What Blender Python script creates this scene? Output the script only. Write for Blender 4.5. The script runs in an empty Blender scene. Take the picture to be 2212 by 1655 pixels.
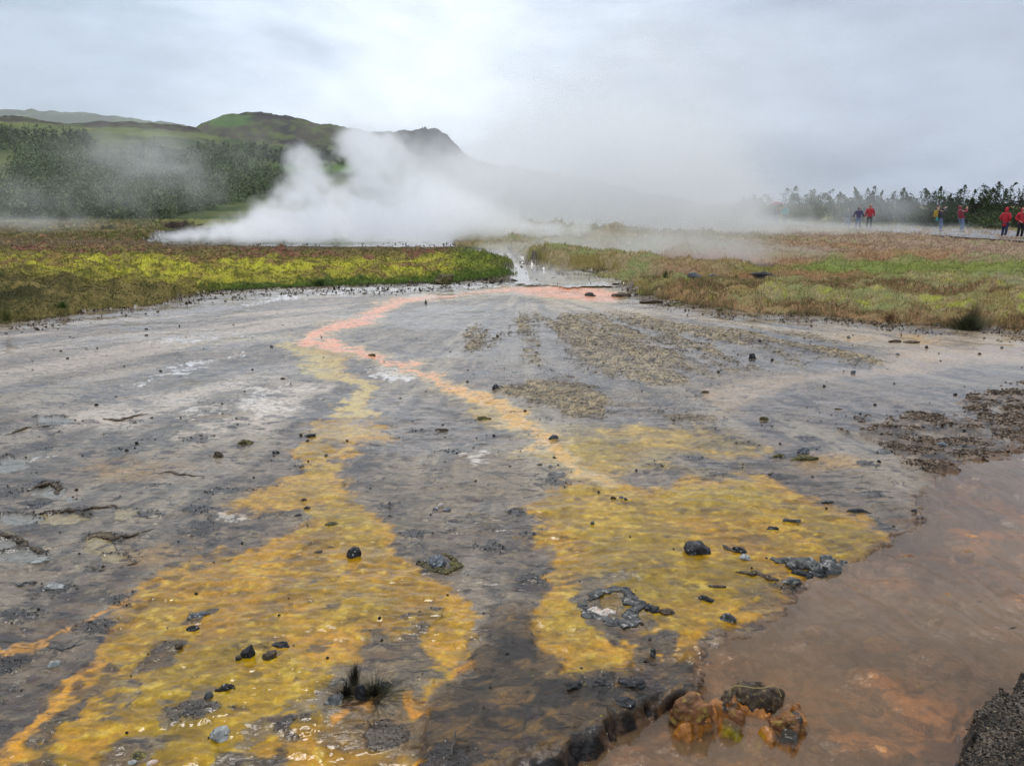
import bpy, bmesh, math, random
import numpy as np
from mathutils import Vector, Matrix, Euler

random.seed(7); RNG = np.random.default_rng(11)
R = math.radians
sc = bpy.context.scene
col = sc.collection

# ------------------------------------------------------------------ camera
EYE = 1.65; F = 1671.0; CX, CY = 1106.0, 827.5; PITCH = R(13.0)
cam = bpy.data.cameras.new('camera'); camo = bpy.data.objects.new('camera', cam); col.objects.link(camo)
cam.sensor_width = 36.0; cam.lens = 36.0 * F / 2212.0
cam.clip_start = 0.05; cam.clip_end = 20000
camo.location = (0, 0, EYE); camo.rotation_euler = (R(90) - PITCH, 0, 0)
sc.camera = camo

# ------------------------------------------------------------------ world, sun, exposure
SUN_EL, SUN_AZ = R(66), R(-14)      # azimuth from +Y towards +X
w = bpy.data.worlds.new('World'); sc.world = w; w.use_nodes = True
nt = w.node_tree; nt.nodes.clear()
N = nt.nodes.new; L = nt.links.new
out = N('ShaderNodeOutputWorld'); mixs = N('ShaderNodeMixShader')
bg1 = N('ShaderNodeBackground'); bg2 = N('ShaderNodeBackground')
sky = N('ShaderNodeTexSky'); sky.sky_type = 'NISHITA'; sky.sun_disc = False
sky.sun_elevation = SUN_EL; sky.sun_rotation = SUN_AZ; sky.dust_density = 3
L(sky.outputs[0], bg1.inputs[0]); bg1.inputs[1].default_value = 0.08
tc = N('ShaderNodeTexCoord')
mp = N('ShaderNodeMapping'); mp.inputs['Scale'].default_value = (1.0, 1.0, 2.6); mp.inputs['Location'].default_value = (0.3, 1.4, 0.6)
L(tc.outputs['Generated'], mp.inputs[0])
n1 = N('ShaderNodeTexNoise'); n1.inputs['Scale'].default_value = 2.1; n1.inputs['Detail'].default_value = 7; n1.inputs['Roughness'].default_value = 0.5
n1.inputs['Distortion'].default_value = 0.5
L(mp.outputs[0], n1.inputs['Vector'])
cr = N('ShaderNodeValToRGB')
cr.color_ramp.elements[0].position = 0.39; cr.color_ramp.elements[0].color = (0.50, 0.60, 0.73, 1)
cr.color_ramp.elements[1].position = 0.575; cr.color_ramp.elements[1].color = (0.85, 0.94, 1.07, 1)
e = cr.color_ramp.elements.new(0.47); e.color = (0.69, 0.79, 0.94, 1)
L(n1.outputs[0], cr.inputs[0])
def dirv(px, py):
    v = Vector(((px - CX) / F, math.cos(PITCH) + (CY - py) / F * math.sin(PITCH), -math.sin(PITCH) + (CY - py) / F * math.cos(PITCH)))
    return v.normalized()
prev = cr.outputs[0]
# broad bright and dark parts of the cloud deck, by direction
for (px, py, sharp, c) in [(640, 30, 14, (1.28, 1.26, 1.23)), (1080, 60, 10, (1.16, 1.15, 1.13)), (60, 60, 12, (0.74, 0.77, 0.80)), (2180, 60, 9, (0.70, 0.72, 0.76)),
                           (2150, 330, 12, (0.76, 0.79, 0.85)), (1850, 200, 12, (0.92, 0.93, 0.95)), (120, 220, 25, (0.86, 0.89, 0.93)), (1130, 250, 20, (1.04, 1.04, 1.04)), (420, 200, 30, (1.08, 1.08, 1.08))]:
    d = N('ShaderNodeVectorMath'); d.operation = 'DOT_PRODUCT'; nn = N('ShaderNodeVectorMath'); nn.operation = 'NORMALIZE'
    L(tc.outputs['Generated'], nn.inputs[0]); L(nn.outputs[0], d.inputs[0]); d.inputs[1].default_value = dirv(px, py)
    m1 = N('ShaderNodeMath'); m1.operation = 'SUBTRACT'; L(d.outputs['Value'], m1.inputs[0]); m1.inputs[1].default_value = 1.0
    m2 = N('ShaderNodeMath'); m2.operation = 'MULTIPLY'; L(m1.outputs[0], m2.inputs[0]); m2.inputs[1].default_value = sharp * 2.2
    m3 = N('ShaderNodeMath'); m3.operation = 'EXPONENT'; L(m2.outputs[0], m3.inputs[0])
    mx = N('ShaderNodeMix'); mx.data_type = 'RGBA'; mx.blend_type = 'MULTIPLY'
    L(m3.outputs[0], mx.inputs[0]); L(prev, mx.inputs[6]); mx.inputs[7].default_value = (*c, 1)
    prev = mx.outputs[2]
n2_ = N('ShaderNodeTexNoise'); n2_.inputs['Scale'].default_value = 6.5; n2_.inputs['Detail'].default_value = 8; n2_.inputs['Roughness'].default_value = .55; L(mp.outputs[0], n2_.inputs['Vector'])
r2_ = N('ShaderNodeMapRange'); L(n2_.outputs[0], r2_.inputs[0]); [setattr(r2_.inputs[1 + i], 'default_value', v) for i, v in enumerate((.36, .62, .84, 1.06))]
sv_ = N('ShaderNodeVectorMath'); sv_.operation = 'SCALE'; L(prev, sv_.inputs[0]); L(r2_.outputs[0], sv_.inputs['Scale']); prev = sv_.outputs[0]
L(prev, bg2.inputs[0]); bg2.inputs[1].default_value = 0.98
mixs.inputs[0].default_value = 0.93
L(bg1.outputs[0], mixs.inputs[1]); L(bg2.outputs[0], mixs.inputs[2]); L(mixs.outputs[0], out.inputs[0])

sl = bpy.data.lights.new('sun', 'SUN'); sl.energy = 1.5; sl.angle = R(18); sl.color = (1, 0.95, 0.88)
so = bpy.data.objects.new('sun', sl); col.objects.link(so)
sdir = Vector((math.sin(SUN_AZ) * math.cos(SUN_EL), math.cos(SUN_AZ) * math.cos(SUN_EL), math.sin(SUN_EL)))
so.rotation_euler = (-sdir).to_track_quat('-Z', 'Y').to_euler(); so.location = (0, 0, 50)

vs = sc.view_settings; sc.display_settings.display_device = 'sRGB'
vs.view_transform = 'Standard'; vs.look = 'None'; vs.gamma = 1; vs.exposure = 0.22; vs.use_curve_mapping = False
cy = sc.cycles
cy.volume_bounces = 14; cy.max_bounces = 16; cy.diffuse_bounces = 3; cy.glossy_bounces = 3; cy.transparent_max_bounces = 24
cy.volume_max_steps = 256; cy.volume_step_rate = 1.0
cy.use_denoising = True; cy.denoising_prefilter = 'FAST'

# ------------------------------------------------------------------ helpers
def tag(o, label=None, cat=None, group=None, kind=None):
    if label: o['label'] = label
    if cat: o['category'] = cat
    if group: o['group'] = group
    if kind: o['kind'] = kind
    return o
def ray(px, py):
    return np.array([(px - CX) / F, math.cos(PITCH) + (CY - py) / F * math.sin(PITCH), -math.sin(PITCH) + (CY - py) / F * math.cos(PITCH)])
def at(px, py, z=0.0):
    d = ray(px, py); t = (z - EYE) / d[2]
    return Vector((d[0] * t, d[1] * t, z))
def atY(px, py, Y):
    d = ray(px, py); t = Y / d[1]
    return Vector((d[0] * t, Y, EYE + d[2] * t))
def ppm(p):      # photograph pixels (2212 wide) per metre at a place
    return F / (p[1] * math.cos(PITCH) + (EYE - p[2]) * math.sin(PITCH))
def hsh(ix, iy, iz, seed):
    h = (ix.astype(np.int64) * 374761393 + iy.astype(np.int64) * 668265263 + iz.astype(np.int64) * 2147483647 + seed * 974634777) & 0xFFFFFFFF
    h = ((h ^ (h >> 13)) * 1274126177) & 0xFFFFFFFF
    h = (h ^ (h >> 16)) & 0xFFFFFF
    return (h / float(0xFFFFFF)).astype(np.float32)
_Z = np.zeros(1, np.int64)
def vn(x, y, seed=0):
    fx, fy = np.floor(x), np.floor(y); tx, ty = x - fx, y - fy
    tx = tx * tx * (3 - 2 * tx); ty = ty * ty * (3 - 2 * ty); a, b = fx.astype(np.int64), fy.astype(np.int64)
    h = lambda i, j: hsh(a + i, b + j, _Z, seed)
    return (h(0, 0) * (1 - tx) + h(1, 0) * tx) * (1 - ty) + (h(0, 1) * (1 - tx) + h(1, 1) * tx) * ty
def fbm(x, y, seed=0, o=4, g=0.5):
    s = 0; a = 1; t = 0
    for k in range(o):
        s = s + a * vn(x * 2 ** k + 17.3 * k, y * 2 ** k - 9.1 * k, seed + k); t += a; a *= g
    return s / t
def vn3(x, y, z, seed=0):
    fx, fy, fz = np.floor(x), np.floor(y), np.floor(z); tx, ty, tz = x - fx, y - fy, z - fz
    tx = tx * tx * (3 - 2 * tx); ty = ty * ty * (3 - 2 * ty); tz = tz * tz * (3 - 2 * tz)
    a, b, c = fx.astype(np.int64), fy.astype(np.int64), fz.astype(np.int64)
    h = lambda i, j, k: hsh(a + i, b + j, c + k, seed)
    p = (h(0, 0, 0) * (1 - tx) + h(1, 0, 0) * tx) * (1 - ty) + (h(0, 1, 0) * (1 - tx) + h(1, 1, 0) * tx) * ty
    q = (h(0, 0, 1) * (1 - tx) + h(1, 0, 1) * tx) * (1 - ty) + (h(0, 1, 1) * (1 - tx) + h(1, 1, 1) * tx) * ty
    return p * (1 - tz) + q * tz
def fbm3(x, y, z, seed=0, o=4, g=0.5):
    s = 0; a = 1; t = 0
    for k in range(o):
        s = s + a * vn3(x * 2 ** k + 7.7 * k, y * 2 ** k, z * 2 ** k - 3.3 * k, seed + k); t += a; a *= g
    return s / t
def worley(x, y, seed=0):     # F1, F2, cell id
    fx, fy = np.floor(x), np.floor(y); a, b = fx.astype(np.int64), fy.astype(np.int64)
    f1 = np.full(x.shape, 9.0, np.float32); f2 = f1.copy(); cid = np.zeros(x.shape, np.float32)
    for i in (-1, 0, 1):
        for j in (-1, 0, 1):
            ux = a + i + hsh(a + i, b + j, _Z, seed); uy = b + j + hsh(a + i, b + j, _Z + 5, seed)
            d = np.sqrt((x - ux) ** 2 + (y - uy) ** 2)
            n = d < f1
            f2 = np.where(n, f1, np.minimum(f2, d)); f1 = np.where(n, d, f1)
            cid = np.where(n, hsh(a + i, b + j, _Z + 9, seed), cid)
    return f1, f2, cid
def ss(a, b, x):
    t = np.clip((x - a) / (b - a), 0, 1); return t * t * (3 - 2 * t)
def mesh_np(name, v, faces, mat=None, parent=None, smooth=True, cols=None, attrs=None, uvq=None):
    """v (n,3), faces (m,3|4) as ONE mesh object"""
    me = bpy.data.meshes.new(name)
    v = np.asarray(v, np.float32); f = np.asarray(faces, np.int32); k = f.shape[1]
    me.vertices.add(len(v)); me.vertices.foreach_set('co', v.ravel())
    me.loops.add(f.size); me.loops.foreach_set('vertex_index', f.ravel())
    me.polygons.add(len(f)); me.polygons.foreach_set('loop_start', np.arange(0, f.size, k, dtype=np.int32))
    me.polygons.foreach_set('use_smooth', np.full(len(f), smooth))
    me.update(calc_edges=True)
    if cols is not None:
        a = me.color_attributes.new('col', 'FLOAT_COLOR', 'POINT')
        c = np.ones((len(v), 4), np.float32); c[:, :3] = cols; a.data.foreach_set('color', c.ravel())
    for kk, vv in (attrs or {}).items():
        a = me.attributes.new(kk, 'FLOAT', 'POINT'); a.data.foreach_set('value', np.asarray(vv, np.float32))
    o = bpy.data.objects.new(name, me); col.objects.link(o)
    if mat: me.materials.append(mat)
    if parent: o.parent = parent
    return o
def empty(name, loc, rz=0):
    o = bpy.data.objects.new(name, None); col.objects.link(o); o.location = loc; o.rotation_euler = (0, 0, rz); o.empty_display_size = 0.1
    return o

# ------------------------------------------------------------------ materials
def newmat(name):
    m = bpy.data.materials.new(name); m.use_nodes = True
    nt = m.node_tree; nt.nodes.clear(); o = nt.nodes.new('ShaderNodeOutputMaterial'); p = nt.nodes.new('ShaderNodeBsdfPrincipled')
    nt.links.new(p.outputs[0], o.inputs[0]); return m, nt, p, o
def noise_node(nt, scale, detail=5, vec=None, rough=0.55):
    n = nt.nodes.new('ShaderNodeTexNoise'); n.inputs['Scale'].default_value = scale; n.inputs['Detail'].default_value = detail; n.inputs['Roughness'].default_value = rough
    if vec is not None: nt.links.new(vec, n.inputs['Vector'])
    return n
def ramp_node(nt, src, a, b):
    r = nt.nodes.new('ShaderNodeMapRange'); nt.links.new(src, r.inputs[0])
    for i, v in enumerate((a[0], a[1], b[0], b[1])): r.inputs[1 + i].default_value = v
    return r
def simple_mat(name, c, rough=0.7, var=0.25, scale=30, bump=0.3, c2=None, spec=0.5, attr=False, bdist=0.01):
    m, nt, p, o = newmat(name)
    tc = nt.nodes.new('ShaderNodeTexCoord'); n = noise_node(nt, scale, 6, tc.outputs['Object'])
    mx = nt.nodes.new('ShaderNodeMix'); mx.data_type = 'RGBA'
    c2 = c2 or tuple(x * (1 - var) for x in c)
    r = ramp_node(nt, n.outputs[0], (0.35, 0.65), (0, 1)); nt.links.new(r.outputs[0], mx.inputs[0])
    mx.inputs[6].default_value = (*c, 1); mx.inputs[7].default_value = (*c2, 1)
    last = mx.outputs[2]
    if attr:
        at_ = nt.nodes.new('ShaderNodeAttribute'); at_.attribute_name = 'col'
        m2 = nt.nodes.new('ShaderNodeMix'); m2.data_type = 'RGBA'; m2.blend_type = 'MULTIPLY'; m2.inputs[0].default_value = 1
        nt.links.new(at_.outputs[0], m2.inputs[6]); nt.links.new(last, m2.inputs[7]); last = m2.outputs[2]
    nt.links.new(last, p.inputs['Base Color']); p.inputs['Roughness'].default_value = rough
    p.inputs['Specular IOR Level'].default_value = spec
    if bump:
        b = nt.nodes.new('ShaderNodeBump'); b.inputs['Strength'].default_value = bump; b.inputs['Distance'].default_value = bdist
        nt.links.new(n.outputs[0], b.inputs['Height']); nt.links.new(b.outputs[0], p.inputs['Normal'])
    return m

def ground_mat():
    m, nt, p, o = newmat('wet_sinter')
    A = lambda nm: (lambda a: (setattr(a, 'attribute_name', nm), a)[1])(nt.nodes.new('ShaderNodeAttribute'))
    colr, wet, bmp = A('col'), A('wet'), A('rough')
    geo = nt.nodes.new('ShaderNodeNewGeometry'); pos = geo.outputs['Position']
    na = noise_node(nt, 26, 7, pos, 0.62); nb = noise_node(nt, 110, 4, pos, 0.6)
    # fine colour mottling, ripple shade painted as dark streaks across the flow, cracks and pale grains
    mpc = nt.nodes.new('ShaderNodeMapping'); mpc.inputs['Scale'].default_value = (0.36, 1.0, 1.0); mpc.inputs['Rotation'].default_value = (0, 0, -0.15); nt.links.new(pos, mpc.inputs[0])
    nk = noise_node(nt, 24, 6, mpc.outputs[0], 0.66); nk.inputs['Distortion'].default_value = 0.5
    shade_crk = ramp_node(nt, nk.outputs[0], (0.555, 0.615), (1.0, 0.26)); npk = noise_node(nt, 75, 3, pos, 0.5); pale = ramp_node(nt, npk.outputs[0], (0.66, 0.74), (1.0, 2.3))
    r1 = ramp_node(nt, na.outputs[0], (0.32, 0.68), (0.72, 1.28)); r2 = ramp_node(nt, nb.outputs[0], (0.3, 0.7), (0.82, 1.18))
    mm = nt.nodes.new('ShaderNodeMath'); mm.operation = 'MULTIPLY'; nt.links.new(r1.outputs[0], mm.inputs[0]); nt.links.new(r2.outputs[0], mm.inputs[1])
    nv = noise_node(nt, 3.5, 4, pos); av = nt.nodes.new('ShaderNodeVectorMath'); av.operation = 'MULTIPLY_ADD'; nt.links.new(nv.outputs[1], av.inputs[0]); av.inputs[1].default_value = (.35, .35, .35); nt.links.new(pos, av.inputs[2])
    vo = nt.nodes.new('ShaderNodeTexVoronoi'); vo.feature = 'DISTANCE_TO_EDGE'; vo.inputs['Scale'].default_value = 5.5; nt.links.new(av.outputs[0], vo.inputs['Vector'])
    vl = ramp_node(nt, vo.outputs['Distance'], (0.0, 0.045), (0.22, 1.0)); vmk = ramp_node(nt, nv.outputs[0], (.50, .58), (0, 1))
    vx = nt.nodes.new('ShaderNodeMix'); vx.data_type = 'FLOAT'; nt.links.new(vmk.outputs[0], vx.inputs[0]); vx.inputs[2].default_value = 1; nt.links.new(vl.outputs[0], vx.inputs[3])
    cv_ = nt.nodes.new('ShaderNodeMath'); cv_.operation = 'MULTIPLY'; nt.links.new(shade_crk.outputs[0], cv_.inputs[0]); nt.links.new(vx.outputs[0], cv_.inputs[1]); shade_crk = cv_
    grit = A('grit'); gm = nt.nodes.new('ShaderNodeMath'); gm.operation = 'MULTIPLY'; nt.links.new(shade_crk.outputs[0], gm.inputs[0]); nt.links.new(pale.outputs[0], gm.inputs[1])
    gx = nt.nodes.new('ShaderNodeMix'); gx.data_type = 'FLOAT'; nt.links.new(grit.outputs['Fac'], gx.inputs[0]); gx.inputs[2].default_value = 1; nt.links.new(gm.outputs[0], gx.inputs[3])
    m0 = mm; mm = nt.nodes.new('ShaderNodeMath'); mm.operation = 'MULTIPLY'; nt.links.new(m0.outputs[0], mm.inputs[0]); nt.links.new(gx.outputs[0], mm.inputs[1])
    v = nt.nodes.new('ShaderNodeVectorMath'); v.operation = 'SCALE'; nt.links.new(colr.outputs[0], v.inputs[0]); nt.links.new(mm.outputs[0], v.inputs['Scale'])
    nt.links.new(v.outputs[0], p.inputs['Base Color'])
    # water film: smooth where wet, broken by grain where dry
    rr = ramp_node(nt, wet.outputs['Fac'], (0, 1), (0.60, 0.07)); nt.links.new(rr.outputs[0], p.inputs['Roughness'])
    p.inputs['IOR'].default_value = 1.42
    # ripples run across the flow: stretched along X
    mp = nt.nodes.new('ShaderNodeMapping'); mp.inputs['Scale'].default_value = (0.5, 1.0, 1.0); mp.inputs['Rotation'].default_value = (0, 0, 0.12); nt.links.new(pos, mp.inputs[0])
    nr = noise_node(nt, 20, 4, mp.outputs[0], 0.5); nr.inputs['Distortion'].default_value = 0.6
    b1 = nt.nodes.new('ShaderNodeBump'); b1.inputs['Distance'].default_value = 0.02; b1.inputs['Strength'].default_value = 0.6; nt.links.new(nr.outputs[0], b1.inputs['Height']); rip_ = A('ripple'); nt.links.new(rip_.outputs['Fac'], b1.inputs['Strength'])
    b2 = nt.nodes.new('ShaderNodeBump'); b2.inputs['Distance'].default_value = 0.02; nt.links.new(na.outputs[0], b2.inputs['Height'])
    nt.links.new(bmp.outputs['Fac'], b2.inputs['Strength']); nt.links.new(b1.outputs[0], b2.inputs['Normal'])
    nt.links.new(b2.outputs[0], p.inputs['Normal'])
    return m
M = {}
M['ground'] = ground_mat()
M['turf'] = simple_mat('turf', (1, 1, 1), 0.95, 0.45, 35, 0.9, attr=True, spec=0.15, bdist=0.03)
M['hill'] = simple_mat('hillside', (1, 1, 1), 0.95, 0.35, 0.05, 0.6, attr=True, spec=0.1, bdist=2.0)
M['leafcol'] = simple_mat('leafy', (1, 1, 1), 0.75, 0.35, 1.2, 0, attr=True, spec=0.25)
M['blade'] = simple_mat('grass_blade', (1, 1, 1), 0.7, 0.2, 3, 0, attr=True, spec=0.25)
M['bark'] = simple_mat('bark', (0.12, 0.10, 0.085), 0.9, 0.5, 20, 0.5)
M['gravel'] = simple_mat('gravel', (1, 1, 1), 0.75, 0.4, 60, 0.4, attr=True, spec=0.3)
M['path'] = simple_mat('gravel_path', (0.22, 0.21, 0.21), 0.55, 0.3, 8, 0.4)
def rock_mat(name, c, c2, crust=(0.55, 0.55, 0.52), amt=0.62, rough=0.45, scale=9.0):
    m, nt, p, o = newmat(name)
    tc = nt.nodes.new('ShaderNodeTexCoord'); ob = nt.nodes.new('ShaderNodeObjectInfo')
    ad = nt.nodes.new('ShaderNodeVectorMath'); ad.operation = 'ADD'; nt.links.new(tc.outputs['Object'], ad.inputs[0]); nt.links.new(ob.outputs['Location'], ad.inputs[1])
    a = noise_node(nt, scale * 4, 7, ad.outputs[0], 0.6); b = noise_node(nt, scale * 9, 5, ad.outputs[0], 0.65)
    m1 = nt.nodes.new('ShaderNodeMix'); m1.data_type = 'RGBA'; r = ramp_node(nt, a.outputs[0], (0.4, 0.6), (0, 1)); nt.links.new(r.outputs[0], m1.inputs[0])
    m1.inputs[6].default_value = (*c, 1); m1.inputs[7].default_value = (*c2, 1)
    m2 = nt.nodes.new('ShaderNodeMix'); m2.data_type = 'RGBA'; r2 = ramp_node(nt, b.outputs[0], (amt - 0.05, amt + 0.04), (0, 1)); nt.links.new(r2.outputs[0], m2.inputs[0])
    nt.links.new(m1.outputs[2], m2.inputs[6]); m2.inputs[7].default_value = (*crust, 1)
    nt.links.new(m2.outputs[2], p.inputs['Base Color']); p.inputs['Roughness'].default_value = rough; p.inputs['Specular IOR Level'].default_value = .28
    bp = nt.nodes.new('ShaderNodeBump'); bp.inputs['Strength'].default_value = 0.9; bp.inputs['Distance'].default_value = 0.012
    nt.links.new(a.outputs[0], bp.inputs['Height']); nt.links.new(bp.outputs[0], p.inputs['Normal'])
    return m
M['basalt'] = rock_mat('wet_basalt', (0.010, 0.010, 0.011), (0.032, 0.030, 0.031), amt=0.66)
M['crusted'] = rock_mat('crusted_rock', (0.03, 0.03, 0.03), (0.09, 0.09, 0.085), (0.34, 0.32, 0.28), amt=0.60, scale=5.0)
M['pale'] = rock_mat('pale_rock', (0.42, 0.42, 0.39), (0.25, 0.25, 0.235), (0.04, 0.04, 0.04), amt=0.60, rough=0.7)
M['greyrock'] = rock_mat('grey_rock', (0.12, 0.13, 0.15), (0.05, 0.055, 0.065), (0.5, 0.5, 0.48), amt=0.60)
M['brownrock'] = rock_mat('brown_rock', (0.075, 0.05, 0.028), (0.03, 0.02, 0.012), (0.2, 0.13, 0.05), amt=0.60)
M['olive'] = rock_mat('mossy_clod', (0.10, 0.085, 0.02), (0.025, 0.022, 0.01), (0.25, 0.2, 0.06), amt=0.58, rough=0.6)
M['orange'] = rock_mat('algae_stone', (0.25, 0.105, 0.04), (0.10, 0.045, 0.02), (0.30, 0.20, 0.04), amt=0.58, rough=0.5, scale=5)
M['pinkish'] = rock_mat('pink_sinter', (0.6, 0.42, 0.32), (0.5, 0.45, 0.38), (0.7, 0.65, 0.6), amt=0.55)
def water_mat(name, murk, murkf, rough=0.03, bump=0.3, scale=9, dist=0.01, tint=(1, 1, 1), stretch=(1, 1, 1), rot=0):
    m, nt, p, o = newmat(name); nt.nodes.remove(p)
    tr = nt.nodes.new('ShaderNodeBsdfTransparent'); tr.inputs[0].default_value = (*tint, 1)
    df = nt.nodes.new('ShaderNodeBsdfDiffuse'); df.inputs[0].default_value = (*murk, 1)
    gl = nt.nodes.new('ShaderNodeBsdfGlossy'); gl.inputs['Roughness'].default_value = rough; gl.inputs[0].default_value = (1, 1, 1, 1)
    fr = nt.nodes.new('ShaderNodeFresnel'); fr.inputs[0].default_value = 1.42
    geo = nt.nodes.new('ShaderNodeNewGeometry'); mp = nt.nodes.new('ShaderNodeMapping'); mp.inputs['Scale'].default_value = stretch; mp.inputs['Rotation'].default_value = (0, 0, rot)
    nt.links.new(geo.outputs['Position'], mp.inputs[0])
    n = noise_node(nt, scale, 3, mp.outputs[0], 0.45); n.inputs['Distortion'].default_value = 0.8
    b = nt.nodes.new('ShaderNodeBump'); b.inputs['Strength'].default_value = bump; b.inputs['Distance'].default_value = dist
    nt.links.new(n.outputs[0], b.inputs['Height'])
    for x in (gl, fr): nt.links.new(b.outputs[0], x.inputs['Normal'])
    m1 = nt.nodes.new('ShaderNodeMixShader')
    nm = noise_node(nt, 1.6, 4, geo.outputs['Position']); rm = ramp_node(nt, nm.outputs[0], (0.3, 0.7), (murkf * 0.55, min(1, murkf * 1.45))); nt.links.new(rm.outputs[0], m1.inputs[0])
    m2 = nt.nodes.new('ShaderNodeMixShader')
    nt.links.new(tr.outputs[0], m1.inputs[1]); nt.links.new(df.outputs[0], m1.inputs[2])
    nt.links.new(fr.outputs[0], m2.inputs[0]); nt.links.new(m1.outputs[0], m2.inputs[1]); nt.links.new(gl.outputs[0], m2.inputs[2])
    nt.links.new(m2.outputs[0], o.inputs[0]); return m
M['stream'] = water_mat('stream_water', (0.31, 0.19, 0.095), 0.34, 0.05, 0.55, 6, 0.014, (0.96, 0.88, 0.78), (1.5, 0.7, 1), R(-35))
M['pool'] = water_mat('milky_water', (0.62, 0.58, 0.54), 0.95, 0.05, 0.15, 5, 0.01)

# ------------------------------------------------------------------ the ground: one sheet, tessellated finer near the eye
xs = np.concatenate([np.linspace(-1500, -60, 70), np.arange(-58, 2272, 2.5), np.linspace(2275, 3800, 70)])
ys = np.concatenate([442 + np.geomspace(0.5, 12, 16), np.arange(455, 640, 0.9), np.arange(640, 760, 1.5), np.arange(760, 1700, 2.2), np.geomspace(1702, 4200, 60)])
nx, ny = len(xs), len(ys)
PX, PY = np.meshgrid(xs, ys)
d2 = -math.sin(PITCH) + (CY - PY) / F * math.cos(PITCH); t = -EYE / d2
WX = (PX - CX) / F * t; WY = (math.cos(PITCH) + (CY - PY) / F * math.sin(PITCH)) * t
def project(X, Y, Z=0):
    dz = Z - EYE; fwd = Y * math.cos(PITCH) - dz * math.sin(PITCH); up = Y * math.sin(PITCH) + dz * math.cos(PITCH)
    return CX + F * X / fwd, CY - F * up / fwd
# ragged outlines: the traced shapes are bent by noise in world space
dist = np.sqrt(WX ** 2 + WY ** 2); sc_ = np.clip(dist / 4.0, 0.5, 2.2)
def warped(big=0.16, small=0.05, seed=3):
    a = (fbm(WX * 1.3, WY * 1.3, seed, 3) - 0.5) * 2 * big; b = (fbm(WX * 1.3, WY * 1.3, seed + 40, 3) - 0.5) * 2 * big
    c = (fbm(WX * 9, WY * 9, seed + 80, 4, 0.65) - 0.5) * 2 * small; e = (fbm(WX * 9, WY * 9, seed + 90, 4, 0.65) - 0.5) * 2 * small
    return project(WX + (a + c) * sc_, np.maximum(WY + (b + e) * sc_, 0.05))
QX, QY = warped(0.18, 0.12, 3)
def sdf(poly, X=None, Y=None, margin=70):
    X = QX if X is None else X; Y = QY if Y is None else Y
    P = np.array(poly, float); lo = P.min(0) - margin; hi = P.max(0) + margin
    res = np.full(X.shape, -float(margin)); m = (X > lo[0]) & (X < hi[0]) & (Y > lo[1]) & (Y < hi[1])
    x, y = X[m], Y[m]; best = np.full(x.shape, 1e9); ins = np.zeros(x.shape, bool)
    for i in range(len(P)):
        x0, y0 = P[i]; x1, y1 = P[(i + 1) % len(P)]; dx, dy = x1 - x0, y1 - y0
        q = np.clip(((x - x0) * dx + (y - y0) * dy) / (dx * dx + dy * dy + 1e-9), 0, 1)
        best = np.minimum(best, (x - x0 - q * dx) ** 2 + (y - y0 - q * dy) ** 2)
        c = ((y0 > y) != (y1 > y)); 
        if dy != 0: ins ^= c & (x < (y - y0) * dx / dy + x0)
    dd = np.sqrt(best); res[m] = np.where(ins, dd, -dd); return res
def stroke(pts, X=None, Y=None, vs_=2.2):
    """distance inside a polyline of (x, y, halfwidth); vertical distances count vs_ times (the ground is seen at a slant)"""
    X = QX if X is None else X; Y = QY if Y is None else Y
    best = np.full(X.shape, -60.0)
    P = np.array(pts, float); wmax = P[:, 2].max() + 60
    m = (X > P[:, 0].min() - wmax) & (X < P[:, 0].max() + wmax) & (Y > P[:, 1].min() - wmax) & (Y < P[:, 1].max() + wmax)
    x, y = X[m], Y[m]; b = np.full(x.shape, -60.0)
    for (x0, y0, w0), (x1, y1, w1) in zip(P[:-1], P[1:]):
        dx, dy = x1 - x0, (y1 - y0) * vs_
        q = np.clip(((x - x0) * dx + (y - y0) * vs_ * dy) / (dx * dx + dy * dy + 1e-9), 0, 1)
        d = np.sqrt((x - x0 - q * dx) ** 2 + ((y - y0) * vs_ - q * dy) ** 2); b = np.maximum(b, w0 + (w1 - w0) * q - d)
    best[m] = b; return best
def ell(cx, cy_, rx, ry, X=None, Y=None, ang=0):
    X = QX if X is None else X; Y = QY if Y is None else Y
    c, s = math.cos(R(ang)), math.sin(R(ang)); u = (X - cx) * c + (Y - cy_) * s; v = -(X - cx) * s + (Y - cy_) * c
    return 1 - np.sqrt((u / rx) ** 2 + (v / ry) ** 2)

# --- traced shapes (2212-wide picture coordinates of the photograph, carried onto the ground plane)
TURF_L = [(-1500, 800), (-700, 760), (-200, 722), (0, 700), (60, 694), (130, 688), (200, 674), (280, 664), (340, 656), (380, 646), (430, 637), (470, 629), (560, 626), (680, 621), (760, 618), (860, 616),
          (950, 612), (1000, 609), (1060, 604), (1090, 599), (1100, 590), (1096, 577), (1075, 567), (1045, 555), (1000, 545), (900, 541), (700, 540), (560, 538), (450, 536), (340, 533), (300, 525), (100, 521), (-1500, 517)]
TURF_R = [(1106, 580), (1125, 587), (1180, 595), (1250, 600), (1310, 604), (1350, 611), (1372, 624), (1400, 641), (1470, 656), (1560, 668), (1650, 676), (1760, 684), (1850, 692), (1960, 702), (2030, 708),
          (2110, 708), (2150, 716), (2212, 722), (2900, 770), (3800, 800), (3800, 444), (980, 444), (975, 500), (985, 535), (1050, 541), (1100, 553)]
MEAD_L = [(-1500, 514), (330, 513), (350, 502), (500, 492), (980, 486), (980, 442), (-1500, 442)]
MEAD_L[0] = (-1500, 535); MEAD_L[1] = (290, 533)
CHAN = [(1240, 612, 10), (1150, 592, 26), (1108, 572, 22), (1085, 558, 16), (1030, 549, 10), (1000, 543, 8)]
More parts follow.
